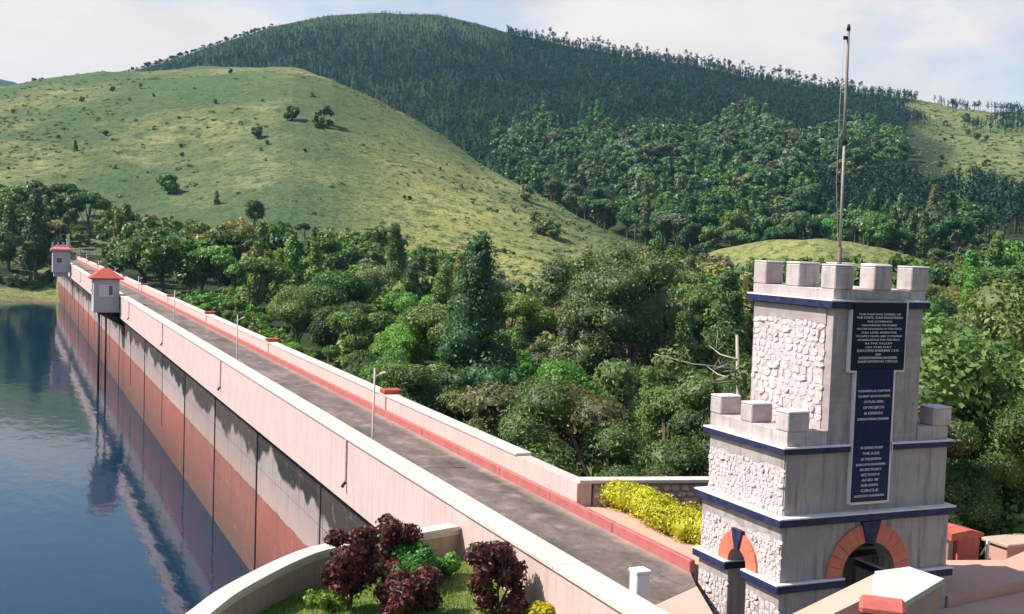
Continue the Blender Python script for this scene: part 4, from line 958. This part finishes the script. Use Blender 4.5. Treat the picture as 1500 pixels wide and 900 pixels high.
# sizes and colours by where they grow
LINE = np.array([(-50, 268), (120, 272), (170, 300), (230, 318), (320, 318), (375, 292), (420, 318), (470, 332), (540, 330), (600, 345), (650, 366), (690, 368), (740, 402), (800, 414), (830, 380), (870, 360), (950, 352), (1050, 362), (1130, 372), (1340, 372), (1420, 355), (1520, 350)], float)
def lim_y_to_z(px, py):
    d = ray(px, py); return d[2]/math.hypot(d[0], d[1])
items = []
for (x, y, r, b, cls), z in zip(cand, zc):
    i = int(g.integers(0, 6)); kd = KINDS[i]
    sx_, sy_, dz = project((x, y, z+6))
    if cls == 'valley':
        if r < 120: s = g.uniform(.62, .92)
        else: s = g.uniform(.78, 1.22)
        pal = g.choice(8, p=[.30, .26, .18, .08, .05, .025, .085, .02])
        if x < 42 + .05*y and 60 < y < 210 and g.random() < .55: pal = g.choice([4, 2, 2]); s *= .8
    elif cls == 'scrub': s = g.uniform(.24, .44)*(1.15 if r < 64 else 1); i = int(g.choice([0, 1, 5, 4])); pal = (g.choice([4, 4, 4, 2, 2, 1], 1) if 64 < r < 260 else g.choice([0, 1, 2, 3, 2, 1], 1))[0]
    elif cls == 'bank': s = g.uniform(.95, 1.45); pal = g.choice(8, p=[.34, .28, .14, .08, .04, .0, .10, .02])
    else: s = g.uniform(.9, 1.4); pal = g.choice(8, p=[.27, .25, .17, .09, .01, .03, .16, .02])
    if pal == 5 and KINDS[i] == 'tall': i = 2
    if r < 85 and KINDS[i] == 'spread': i = 4
    if cls in ('valley', 'bank'):
        H_ = H0[KINDS[i]]*s*1.02; top_y = project((x, y, z + H_))[1]; lim_y = np.interp(sx_, LINE[:, 0], LINE[:, 1]) + g.uniform(-6, 22)
        if top_y < lim_y:
            need = (8 + (lim_y_to_z(sx_, lim_y))*r) - z
            s2 = need/(H0[KINDS[i]]*1.02)
            if s2 < .34: continue
            s = min(s, s2)
    items.append(dict(x=x, y=y, z=float(z)-.3, r=r, b=b, cls=cls, i=i, s=s, pal=int(pal), H=H0[KINDS[i]]*s, R=R0[KINDS[i]]*s))
# keep what the photograph can show: walk front to back over a coarse picture
GW, GH = 500, 300; buf = np.zeros((GH, GW), bool)
yy, xx = np.mgrid[0:GH, 0:GW]
tx0, ty0 = 1098/3, 384/3; buf[(xx > tx0) & (xx < 1365/3) & (yy > ty0)] = True; buf[(xx > 1035/3) & (xx < 1398/3) & (yy > 600/3)] = True
buf[yy*3 > 380 + (xx*3-110)*0.452] |= True
items.sort(key=lambda q: q['r'])
for q in items:
    px, py, dz = project((q['x'], q['y'], q['z'] + q['H']*.66)); k = FPX/dz/3
    rx, ry = q['R']*k*.9, q['H']*.34*k; cx_, cy_ = px/3, py/3; q['px'] = px; q['py'] = py
    a0, a1, b0, b1 = max(0, int(cx_-rx)), min(GW, int(cx_+rx)+2), max(0, int(cy_-ry)), min(GH, int(cy_+ry)+2)
    if a1 <= a0 or b1 <= b0: q['vis'] = 0; continue
    sub = ((xx[b0:b1, a0:a1]-cx_)/max(rx, .7))**2 + ((yy[b0:b1, a0:a1]-cy_)/max(ry, .7))**2 < 1
    free = sub & ~buf[b0:b1, a0:a1]; q['vis'] = int(free.sum()); buf[b0:b1, a0:a1] |= sub
shown = [q for q in items if q['vis'] > 0]
shown.sort(key=lambda q: -q['vis'])
N_IND = 250
SHAPE = {'round': 'round', 'spread': 'flat topped', 'tall': 'tall narrow', 'ragged': 'ragged'}
def zone(q):
    px, r = q['px'], q['r']
    if q['cls'] == 'bank' or (q['cls'] == 'scrub' and r > 280): return 'on the far shore ' + mark(px)
    mk = ' ' + mark(px)
    if q['cls'] == 'scrub' and px > 1060: return 'in the undergrowth' + mk
    if q['cls'] == 'slope': return ('on the lower mountainside' if r > 560 else 'below the mountain') + mk
    if px > 1370: return 'in the valley' + mk if r < 350 else 'below the mountain' + mk
    if px > 1060: return 'in the valley' + mk
    if r < 75: return 'just outside the parapet' + mk
    if px < 260: return 'outside the parapet' + mk
    if q['cls'] == 'scrub': return 'outside the parapet' + mk
    if r > 215: return 'at the hill foot' + mk
    return 'in the valley' + mk
def label_ok(s): return s.replace('right of', 'beside')
MARKS = [(20, 'left of the pink roofed gatehouse'), (90, 'above the pink roofed gatehouse'), (153, 'above the red roofed gatehouse'), (225, 'above the fourth lamp post'), (270, 'above the third lamp post'), (340, 'above the second lamp post'), (430, 'above the second red cap'),
         (545, 'above the nearest lamp post'), (610, 'just past the nearest red cap'), (700, 'by the tallest conical tree'), (780, 'below the spur tip'), (865, 'above the parapet end'), (950, 'above the yellow hedge'), (1050, 'beside the battlements'), (1150, 'behind the merlons'), (1236, 'behind the flagpole'), (1330, 'behind the tower corner'), (1440, 'beyond the terrace')]
def mark(px): return min(MARKS, key=lambda m: abs(m[0]-px))[1].replace('left of', 'beside')
named = {}
for q in shown[:N_IND]:
    size = 'low bushy ' if q['cls'] == 'scrub' else 'small ' if q['s'] < .62 else 'big ' if q['s'] > 1.1 else ''
    q['label'] = label_ok(f"{size}{PALETTE[q['pal']][0]} {SHAPE[KINDS[q['i']]]} tree {zone(q)}"); named.setdefault(q['label'], []).append(q)
for k_, v_ in named.items():
    v_.sort(key=lambda q: q['r']); n_ = len(v_); w_ = ['nearer ', 'farther '] if n_ == 2 else ['nearest '] + ['second nearest ', 'third nearest ', 'fourth nearest ', 'fifth nearest ', 'sixth nearest '][:max(n_-2, 0)] + ['farthest '] if n_ > 2 else ['']
    for q, w in zip(v_, w_): q['label'] = w + q['label']
for q in shown[:N_IND]:
    lod = 'near' if q['r'] < 85 else 'mid' if q['r'] < 190 else 'far' if q['r'] < 480 else 'vfar'
    cn, cc_ = PALETTE[q['pal']]
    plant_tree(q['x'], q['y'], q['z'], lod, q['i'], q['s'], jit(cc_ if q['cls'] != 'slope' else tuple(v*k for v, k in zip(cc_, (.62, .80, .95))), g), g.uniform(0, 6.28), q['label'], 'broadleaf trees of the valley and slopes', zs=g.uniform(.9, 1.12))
# the rest of the broadleaf wood is one mass
def mass(name, lst, get, mat='leaf'):
    VV, FF, TT = [], [], []; off = 0
    for q in lst:
        v, f, t = get(q); VV.append(v); FF.append(f + off); TT.append(t); off += len(v)
    me = np_mesh(name, np.concatenate(VV), np.concatenate(FF), np.concatenate(TT)); tag(link(name, me, M[mat]), kind='stuff')
base = []
for i, kd in enumerate(KINDS):
    gg = np.random.default_rng(50+i); bl = crown_blobs(gg, H0[kd], R0[kd], kd); base.append((leaves(bl, 620, 1.35, gg, core=False), leaves(bl, 300, 1.9, gg, core=False)))
def get_b(q):
    (V, F, T) = base[q['i']][0 if q['r'] < 420 else 1]; a = g.uniform(0, 6.28); c, s = math.cos(a), math.sin(a)
    P_ = V*q['s']; P_ = np.stack([P_[:, 0]*c - P_[:, 1]*s + q['x'], P_[:, 0]*s + P_[:, 1]*c + q['y'], P_[:, 2] + q['z']], 1)
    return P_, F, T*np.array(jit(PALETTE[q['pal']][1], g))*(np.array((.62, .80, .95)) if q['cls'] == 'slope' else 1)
mass('forest', shown[N_IND:], get_b)

# ---- pines: the dark plantation on the upper mountain, and the fringe on the skyline tree by tree
def pine_geom(gg, H, n, lf):
    bl = [(gg.uniform(-.9, .9), gg.uniform(-.9, .9), H*(.52 + .42*t), (2.0-.9*t)*gg.uniform(.8, 1.1), (2.0-.9*t)*gg.uniform(.8, 1.1), H*.085) for t in np.linspace(0, 1, 6)]
    return bl, leaves(bl, n, lf, gg, spread=.4, core=False)
PB_ = [pine_geom(np.random.default_rng(70+i), 15, 44, 1.7)[1] for i in range(5)]
def fringe_geom(gg, H, n, lf):
    bl = [(gg.uniform(-1.3, 1.3), gg.uniform(-1.3, 1.3), H*gg.uniform(.60, .96), gg.uniform(.8, 1.7), gg.uniform(.8, 1.7), H*.07) for t in range(6)]
    return bl, leaves(bl, n, lf, gg, spread=.45, core=False)
PD_ = [fringe_geom(np.random.default_rng(80+i), 15, 240, .75) for i in range(5)]
TAN_PEAK = math.tan(math.radians(bearing(745, 30)[0]))
tv = np.array([(math.cos(a)*rr_, math.sin(a)*rr_, z) for z, rr_ in ((-1, .26), (14, .1)) for a in (0, 2.1, 4.2)]); tf = np.array([(0, 1, 4, 3), (1, 2, 5, 4), (2, 0, 3, 5)])
pts = []
def scatter_p(b0, b1, r0, r1, n, ok):
    bb = g.uniform(b0, b1, n); rr = np.sqrt(g.uniform(r0*r0, r1*r1, n)); k = ok(rr, bb); pts.extend(zip(rr[k], bb[k]))
B150, B1340, B1500 = bearing(120, 110)[0], bearing(1340, 150)[0], bearing(1540, 250)[0]
def ok_p(r, b):
    t = slope_t(b, r); rag = fbm(r*np.sin(np.radians(b)), r*np.cos(np.radians(b)), 120, 3)
    lim = np.where(b < B780, -.2, np.where(b < B1000, .32 + .05*np.sin(b*2.1), .48 + .10*np.sin(b*1.3)))
    up_ = (t > lim - .02) & (t < np.where(b < bearing(745, 30)[0], .965, .945 + .03*rag)) & (b < B1340 + 1.5*rag)
    dens = np.where((t > .94 + .06*rag) & (b > bearing(400, 10)[0]) & (b < bearing(745, 10)[0]), .0, 1.0)
    low = (b > B1180) & (t > -.08) & (t < .21 + .05*np.sin(b*1.7) + .12*rag)
    past = (b > B1340) & (t > .2) & (rag > .25)
    return (r > crest_r(b) + 25) & ((up_ & (g.random(len(r)) < dens)) | low | (past & (g.random(len(r)) < .5)))
scatter_p(B150, B1500, 430, 1480, 40000, ok_p)
PT = np.array(pts); pxy = np.stack([PT[:, 0]*np.sin(np.radians(PT[:, 1])), PT[:, 0]*np.cos(np.radians(PT[:, 1]))], 1); pz = ground(pxy[:, 0], pxy[:, 1])
def get_p(q):
    x, y, z = q; V, F, T = PB_[int(g.integers(0, 5))]; t_ = float(slope_t(math.degrees(math.atan2(x, y)), math.hypot(x, y))); s = g.uniform(.52, .72)*float(np.interp(t_, [.70, .95], [1, .42]) if x/y < TAN_PEAK else 1)*(1 if math.hypot(x, y) > 620 else 1.15); a = g.uniform(0, 6.28); c, s_ = math.cos(a), math.sin(a)
    P_ = np.concatenate([V, tv])*s; P_ = np.stack([P_[:, 0]*c - P_[:, 1]*s_ + x, P_[:, 0]*s_ + P_[:, 1]*c + y, P_[:, 2] + z], 1)
    col = np.array(jit((.026, .066, .044), g, .2)); return P_, np.concatenate([F, tf + len(V)]), np.concatenate([T*col, np.repeat([[.05, .04, .032]], 6, 0)])
mass('pine_forest', list(zip(pxy[:, 0], pxy[:, 1], pz)), get_p, 'needle')
pine_me = []
for i, (bl, r_) in enumerate(PD_):
    V, F, T = r_; me = np_mesh('crown', V, F, T); me.materials.append(M['needle'])
    tm = MB().tube([(0, 0, -1), (.1, 0, 6), (0, .1, 14)], [.26, .2, .08], 5); bmx = tm.bm; bmesh.ops.recalc_face_normals(bmx, faces=bmx.faces); tme = bpy.data.meshes.new('trunk'); bmx.to_mesh(tme); bmx.free(); tme.materials.append(M['wood']); pine_me.append((me, tme))
def pine(px, r_off, s, col, label, group='pines along the skyline'):
    b = bearing(px, 120)[0]; r = float(ridge_r(b)) + r_off; x, y = r*math.sin(math.radians(b)), r*math.cos(math.radians(b)); z = float(ground(x, y)) - .5
    t = thing('pine_tree', label, 'pine tree', (x, y, z), group); t.scale = (s, s, s); t.rotation_euler = (0, 0, g.uniform(0, 6.28))
    a, tr_ = pine_me[int(g.integers(0, 5))]; c = link('crown', a, None, t); c.color = (*col, 1); link('trunk', tr_, None, t)
px = 740.0
while px < 1262:
    pine(px, g.choice([-1, 1])*g.uniform(2, 34)*(.4 if g.random() < .4 else 1) - 12, g.uniform(.6, 1.3)*(.7 if px < 800 else 1), jit((.022, .046, .036), g), 'dark bare stemmed pine in the fringe along the mountain skyline'); px += float(g.choice([1.2, 2.5, 3.5, 6.5]))*g.uniform(.7, 1.3)
px = 188.0
while px < 400:
    b = bearing(px, 100)[0]; rr_ = float(ridge_r(b)) + g.uniform(-12, 4); x, y = rr_*math.sin(math.radians(b)), rr_*math.cos(math.radians(b)); s_ = g.uniform(.30, .75)
    plant_tree(x, y, float(ground(x, y)) - .25*s_*12, 'vfar', int(g.choice([0, 1, 2, 4])), s_, jit((.040, .075, .045), g), g.uniform(0, 6.28), 'small dark rounded tree on the skyline above the grassy hill crest', 'rounded trees along the mountain skyline'); px += float(g.choice([2.5, 4, 8]))*g.uniform(.7, 1.3)
for px in (38, 50, 61, 73, 84, 97, 131, 160, 168, 177, 183):
    b = bearing(px, 110)[0]; r = float(crest_r(b)) + 6; x, y = r*math.sin(math.radians(b)), r*math.cos(math.radians(b))
    plant_tree(x, y, float(ground(x, y))-.4, 'vfar', int(g.choice([0, 1, 2])), g.uniform(.30, .5), jit(PCOL['dark green'], g), g.uniform(0, 6), 'tiny dark tree standing out on the crest of the grassy hill', 'trees on the grassy hill crest')

# ---- single trees and bushes scattered over the grassy hill
def on_hill(px, py):
    """first ground point seen at this place on the hill"""
    d = ray(px, py); d = d/math.hypot(d[0], d[1]); rr = np.arange(200, 1500, 2.0); zz = ground(d[0]*rr, d[1]*rr); k = np.nonzero(zz > CAM[2] + d[2]*rr)[0]
    r = rr[k[0]] if len(k) else 900.0; return d[0]*r, d[1]*r, float(ground(d[0]*r, d[1]*r)), r
def hill_bush(px, py, wpx, label, kind=0, col='dark green', group=None):
    x, y, z, r = on_hill(px, py); s = wpx*r/FPX/(2*R0[KINDS[kind]])*.95
    plant_tree(x, y, z - .40*s*H0[KINDS[kind]], 'vfar', kind, s, jit(PCOL[col], g, .15), g.uniform(0, 6), label, group, 'shrub' if s < .45 else 'broadleaf_tree', 'shrub' if s < .45 else 'tree')
for px, py, w_, lb_, k_, c_ in ((428, 178, 26, 'upper dark tree of the pair in the hollow high on the grassy hill', 0, 'dark green'), (472, 186, 36, 'wide dark tree beside its pair in the hollow high on the grassy hill', 4, 'dark green'), (377, 204, 22, 'dark bush alone just below the pair of trees on the grassy hill', 1, 'dark green'),
        (110, 222, 12, 'slim dark bush on the middle of the grassy hill nearest the gatehouses', 3, 'dark green'), (165, 134, 9, 'small dark bush under the crest of the grassy hill', 0, 'dark green'), (338, 108, 8, 'dark bush right on the crest line of the grassy hill', 0, 'dark green'),
        (247, 285, 34, 'dark bush at the foot of the grassy hill above the gatehouse', 0, 'deep green'), (317, 300, 16, 'slim dark tree at the foot of the grassy hill', 3, 'deep green'), (796, 345, 34, 'grey green tree in the gully of the grassy spur, upper', 0, 'grey green'), (812, 352, 30, 'dark tree in the gully of the grassy spur, lowest', 1, 'dark green'),
        (785, 330, 24, 'olive bush in the gully of the grassy spur', 5, 'olive green'), (572, 366, 40, 'low olive tree where the grassy hill meets the valley forest', 2, 'olive green'), (770, 295, 30, 'bush on the rim where the grassy spur meets the mountain wood', 0, 'grey green'), (738, 372, 10, 'lone small bush low on the bright grass of the spur', 0, 'olive green')):
    hill_bush(px, py, w_, lb_, k_, c_)
for _ in range(46):
    px = g.uniform(10, 860); top_ = np.interp(px, [0, 300, 430, 600, 860], [125, 112, 118, 190, 335]); bot_ = np.interp(px, [0, 300, 600, 860], [265, 290, 320, 360]); py = top_ + (bot_-top_)*g.uniform(.06, .95)
    fr = (py-top_)/(bot_-top_); hill_bush(px, py, g.uniform(3.5, 9), 'small bush dotted on the ' + ('upper' if fr < .33 else 'middle' if fr < .66 else 'lower') + ' grassy hill ' + mark(px), int(g.choice([0, 1, 4])), str(g.choice(['dark green', 'deep green', 'grey green'])), 'bushes dotted over the grassy hill')
for _ in range(20):
    hill_bush(g.uniform(1370, 1498), g.uniform(175, 285), g.uniform(5, 15), 'small dark bush dotted on the pale pasture beside the mountain forest', int(g.choice([0, 1, 4])), 'dark green', 'bushes on the mountain pasture')

# low scrub and tufts that roughen the open grass, uncountable from here
tuft = [leaves([(0, 0, .35, .9, .9, .5), (.7, .3, .3, .6, .6, .4), (-.5, .6, .25, .6, .5, .35)], 26, .8, np.random.default_rng(300+i), core=False) for i in range(4)]
sb, sr = g.uniform(-6, bearing(960, 350)[0], 9000), g.uniform(280, 740, 9000)
sxx, syy = sr*np.sin(np.radians(sb)), sr*np.cos(np.radians(sb)); dn = fbm(sxx, syy, 90, 4)
ks = (sr < crest_r(sb) + 5) & (sr > foot_r(sb) - 10) & (g.random(9000) < np.clip(.30 + 1.1*dn, .04, 1)); sxx, syy = sxx[ks][:3800], syy[ks][:3800]; szz = ground(sxx, syy)
rb, r2 = g.uniform(B1340, 50, 1200), g.uniform(600, 1230, 1200); rx2, ry2 = r2*np.sin(np.radians(rb)), r2*np.cos(np.radians(rb)); rz2 = ground(rx2, ry2)
def get_t(q):
    x, y, z, k = q; V, F, T = tuft[int(g.integers(0, 4))]; s_ = g.uniform(.45, 1.25)*k; a = g.uniform(0, 6.28); c, d_ = math.cos(a)*s_, math.sin(a)*s_
    P_ = np.stack([V[:, 0]*c - V[:, 1]*d_ + x, V[:, 0]*d_ + V[:, 1]*c + y, V[:, 2]*s_*.8 + z - .1], 1)
    return P_, F, T*np.array(jit(PALETTE[int(g.choice([0, 1, 3, 6]))][1], g, .25))
mass('hill_scrub', [(a, b, c, 1.0) for a, b, c in zip(sxx, syy, szz)] + [(a, b, c, 1.6) for a, b, c in zip(rx2, ry2, rz2)], get_t)

# ---- particular trees near at hand
def hero(p, kind, H, R, n, lf, col, label, seed, mat='wood', tint=(1, 1, 1), blobs=None, **kw):
    gg = np.random.default_rng(seed); z = float(ground(p[0], p[1])) - .2; bl = (blobs or crown_blobs(gg, H, R, kind)) + [(R*.8*math.cos(a), R*.8*math.sin(a), H*gg.uniform(.16, .42), R*.30, R*.30, R*.26) for a in gg.uniform(0, 6.28, 9)]
    t = thing('broadleaf_tree', label, 'tree', (p[0], p[1], z)); c = link('crown', leaf_mesh('crown', bl, n, lf, gg, tint=tint, **kw), None, t); c.color = (*col, 1)
    link('trunk', trunk_mesh(gg, H, R, bl, mat, H*.018), None, t); return t
def height_to(p, py_top, px=None):
    r = math.hypot(p[0], p[1]); d = ray(px or project((p[0], p[1], 0))[0], py_top); return CAM[2] + d[2]/math.hypot(d[0], d[1])*r - float(ground(p[0], p[1]))
P0 = HEROES
hero(P0[0], 'tall', height_to(P0[0], 342), 5.4, 16000, .34, (.055, .130, .044), 'tallest dark conical tree standing out in the middle of the valley', 1)
hero(P0[1], 'ragged', height_to(P0[1], 478), 4.6, 28000, .21, (.130, .200, .062), 'large feathery pale green tree between hedge and nearest parapet end', 2, aspect=.34)
hero(P0[2], 'spread', height_to(P0[2], 505), 4.4, 22000, .23, (.165, .165, .072), 'bronze tinged broad tree just outside the parapet by the feathery tree', 3)
hero(P0[4], 'round', height_to(P0[4], 500), 4.6, 26000, .27, (.135, .235, .060), 'big leafy light green tree beside the tower above the red pillar', 4, aspect=.55, flat=.75)
hero(P0[5], 'round', height_to(P0[5], 520), 4.6, 26000, .27, (.110, .220, .055), 'leafy green tree at the far end of the terrace beyond the pink wall block', 5, aspect=.55, flat=.75)
hero(far_point(1415, 560, 52), 'spread', height_to(far_point(1415, 560, 52), 455), 5.0, 20000, .30, (.260, .190, .075), 'orange brown flushed tree rising behind the light green tree by the tower', 6, flat=.75)
hero(far_point(1490, 560, 60), 'round', height_to(far_point(1490, 560, 60), 400), 5.0, 18000, .30, (.160, .220, .055), 'green tree with yellowish top behind the orange flushed tree', 7)
hero(P0[6], 'round', height_to(P0[6], 352), 7.0, 20000, .34, (.130, .185, .070), 'great grey green tree rising from the valley in line with the hedge', 8)
hero(far_point(855, 420, 120), 'ragged', height_to(far_point(855, 420, 120), 358), 5.6, 16000, .36, (.130, .180, .080), 'grey olive tree with open crown at the tip of the grassy spur', 9)
# half bare tree left of the tower
pbt = HEROES[3]; gg = np.random.default_rng(10); zb_ = float(ground(pbt[0], pbt[1])); Hb = height_to(pbt, 455)
tb = thing('half_bare_tree', 'half bare tree with pale branches reaching out beside the tower', 'tree', (pbt[0], pbt[1], zb_))
m = MB()
m.tube([(0, 0, -1), (0.1, 0, Hb*.4), (.3, -.1, Hb*.7), (.2, .1, Hb*.92)], [.22, .17, .11, .05], 7)
for k in range(8):
    z0 = Hb*gg.uniform(.42, .86); a = gg.uniform(0, 6.28); L_ = gg.uniform(1.4, 3.2); e = (math.cos(a)*L_, math.sin(a)*L_, z0 + gg.uniform(.1, 1.1)); md = (e[0]*.5, e[1]*.5, (z0+e[2])/2 - .1)
    m.tube([(.15, 0, z0), md, e], [.034, .024, .008], 5)
    for _ in range(3):
        q = gg.uniform(.4, .95); s0 = Vector((.15, 0, z0)).lerp(Vector(e), q); m.tube([s0, s0 + Vector((gg.uniform(-.8, .8), gg.uniform(-.8, .8), gg.uniform(.1, .7)))], [.015, .006], 4)
m.build('trunk', 'pale_wood', tb, True)
bl = [(gg.uniform(-2.6, 2.6), gg.uniform(-2.6, 2.6), Hb*gg.uniform(.25, .85), .8, .8, .6) for _ in range(14)]
c = link('crown', leaf_mesh('crown', bl, 5200, .24, gg, core=False, spread=.5), None, tb); c.color = (.13, .17, .06, 1)

# ---- hedge and garden shrubs
def shrub(name, label, cat, x, y, z, blobs, n, lf, col, seed, stem=None, group=None, **kw):
    gg = np.random.default_rng(seed); t = thing(name, label, cat, (x, y, z), group)
    c = link('foliage', leaf_mesh('foliage', blobs, n, lf, gg, **kw), None, t); c.color = (*col, 1)
    if stem:
        m = MB()
        for _ in range(stem): 
            a = gg.uniform(0, 6.28); b = blobs[int(gg.integers(0, len(blobs)))]; m.tube([(math.cos(a)*.06, math.sin(a)*.06, -.05), (b[0]*.5+.03, b[1]*.5, b[2]*.5), (b[0], b[1], b[2])], [.03, .022, .01], 5)
        m.build('stems', 'wood', t)
    return t
hb = []
gg = np.random.default_rng(30)
for k in range(26):
    t = k/25; hb.append((0.02 + .02*t + gg.uniform(-.28, .34), 2.75 - 5.6*t + gg.uniform(-.1, .1), .38 + gg.uniform(-.04, .10) , .50, .44, .44))
shrub('hedge', 'clipped bright yellow hedge between the red kerb and the low wall', 'hedge', 16.83, 27.3, .16, hb, 11000, .095, (.52, .53, .030), 31, 10, var=.42, tint=(1, 1, 1), spread=.22)
def bush(px, py, z=-.3):
    d = ray(px, py); t = (z-CAM[2])/d[2]; p = CAM + d*t; return float(p[0]), float(p[1]), z
def pile(gg, R, H, n, s0, s1): return [(R*gg.uniform(-.7, .7), R*gg.uniform(-.7, .7), H*gg.uniform(.14, .85), *(2*[gg.uniform(s0, s1)]), gg.uniform(s0, s1)*.9) for _ in range(n)]
RED = (.125, .024, .028)
for i, (px, py, R, H, lb_) in enumerate(((512, 893, .72, 1.85, 'tall burgundy leaved shrub against the curved garden wall'), (575, 852, .5, 1.75, 'burgundy leaved shrub nearest the corner of parapet and garden wall'),
                                          (600, 905, .85, 1.05, 'low wide burgundy shrub in front of the round green bush'), (727, 898, .78, 1.70, 'burgundy leaved shrub standing alone on the lawn near the dam parapet'))):
    gg = np.random.default_rng(40+i); shrub('burgundy_shrub', lb_, 'shrub', *bush(px, py), pile(gg, R, H, 18, .22, .36), 4600, .135, RED, 140+i, 7, 'burgundy shrubs in the garden', var=.65, flat=.9, aspect=.46, spread=.45, up=.5, alt=(.55, 2.6, 1.3))
gg = np.random.default_rng(60); shrub('round_bush', 'dense round bright green bush among the burgundy shrubs', 'shrub', *bush(597, 862), pile(gg, .52, .95, 12, .30, .38), 3600, .085, (.055, .20, .028), 160, 4)
gg = np.random.default_rng(61); shrub('low_bush', 'small light green leafy bush on the lawn between round bush and burgundy shrub', 'shrub', *bush(652, 848), pile(gg, .38, .48, 7, .16, .24), 800, .12, (.10, .27, .03), 161, 4)
gg = np.random.default_rng(62); shrub('yellow_plant', 'yellow leaved plant on the lawn in front of the dam parapet', 'plant', *bush(785, 915), pile(gg, .35, .42, 7, .12, .2), 500, .14, (.52, .46, .03), 162, 4)
gg = np.random.default_rng(63); shrub('yellow_plant', 'yellow leaved plant at the foot of the road ramp', 'plant', 12.9, 20.0, -1.0, pile(gg, .35, .72, 7, .14, .2), 500, .14, (.55, .50, .04), 163, 4)
gg = np.random.default_rng(64); shrub('yellow_plant', 'yellow green shrub squeezed between tower and red pillar', 'plant', 23.2, 24.6, -.9, pile(gg, .3, 1.5, 8, .2, .3), 700, .12, (.42, .40, .06), 164, 4)
gg = np.random.default_rng(65); shrub('low_bush', 'low weedy green plants along the inside of the curved garden wall', 'plant', *bush(478, 888), pile(gg, .55, .30, 8, .15, .24), 900, .10, (.13, .24, .03), 165, 3)
gg = np.random.default_rng(66); shrub('low_bush', 'bright green bush beside the fence post behind the terrace', 'shrub', 25.6, 25.6, -1.0, pile(gg, .7, .9, 9, .3, .42), 1500, .15, (.05, .19, .03), 166, 4)
# bushes along the far shore
for i, (x, y) in enumerate(((2, 297), (4.5, 300), (7, 296), (8.6, 301), (-2, 299), (9.5, 304))):
    gg = np.random.default_rng(170+i); shrub('shore_bush', 'light green bush on the grassy far shore below the wood', 'shrub', x, y, float(ground(x, y)), pile(gg, 1.5, 1.6, 9, .7, 1.0), 500, .55, (.075, .16, .03), 180+i, None, 'bushes on the far shore')


# ------------------------------------------------------------------ the air between here and the mountain
hzb = MB((0, 0, 0)).box(-3700, 3700, -3700, 3700, -18, 420); hz_m = bpy.data.materials.new('haze_air'); hz_m.use_nodes = True
hn = hz_m.node_tree.nodes; hn.remove(hn['Principled BSDF']); pv = hn.new('ShaderNodeVolumePrincipled'); pv.inputs['Density'].default_value = 0.00008; pv.inputs['Color'].default_value = (0.36, 0.70, 1.0, 1); pv.inputs['Anisotropy'].default_value = 0.2
hz_m.node_tree.links.new(pv.outputs[0], hn['Material Output'].inputs['Volume']); M['haze'] = hz_m
tag(hzb.build('haze', 'haze'), kind='stuff')
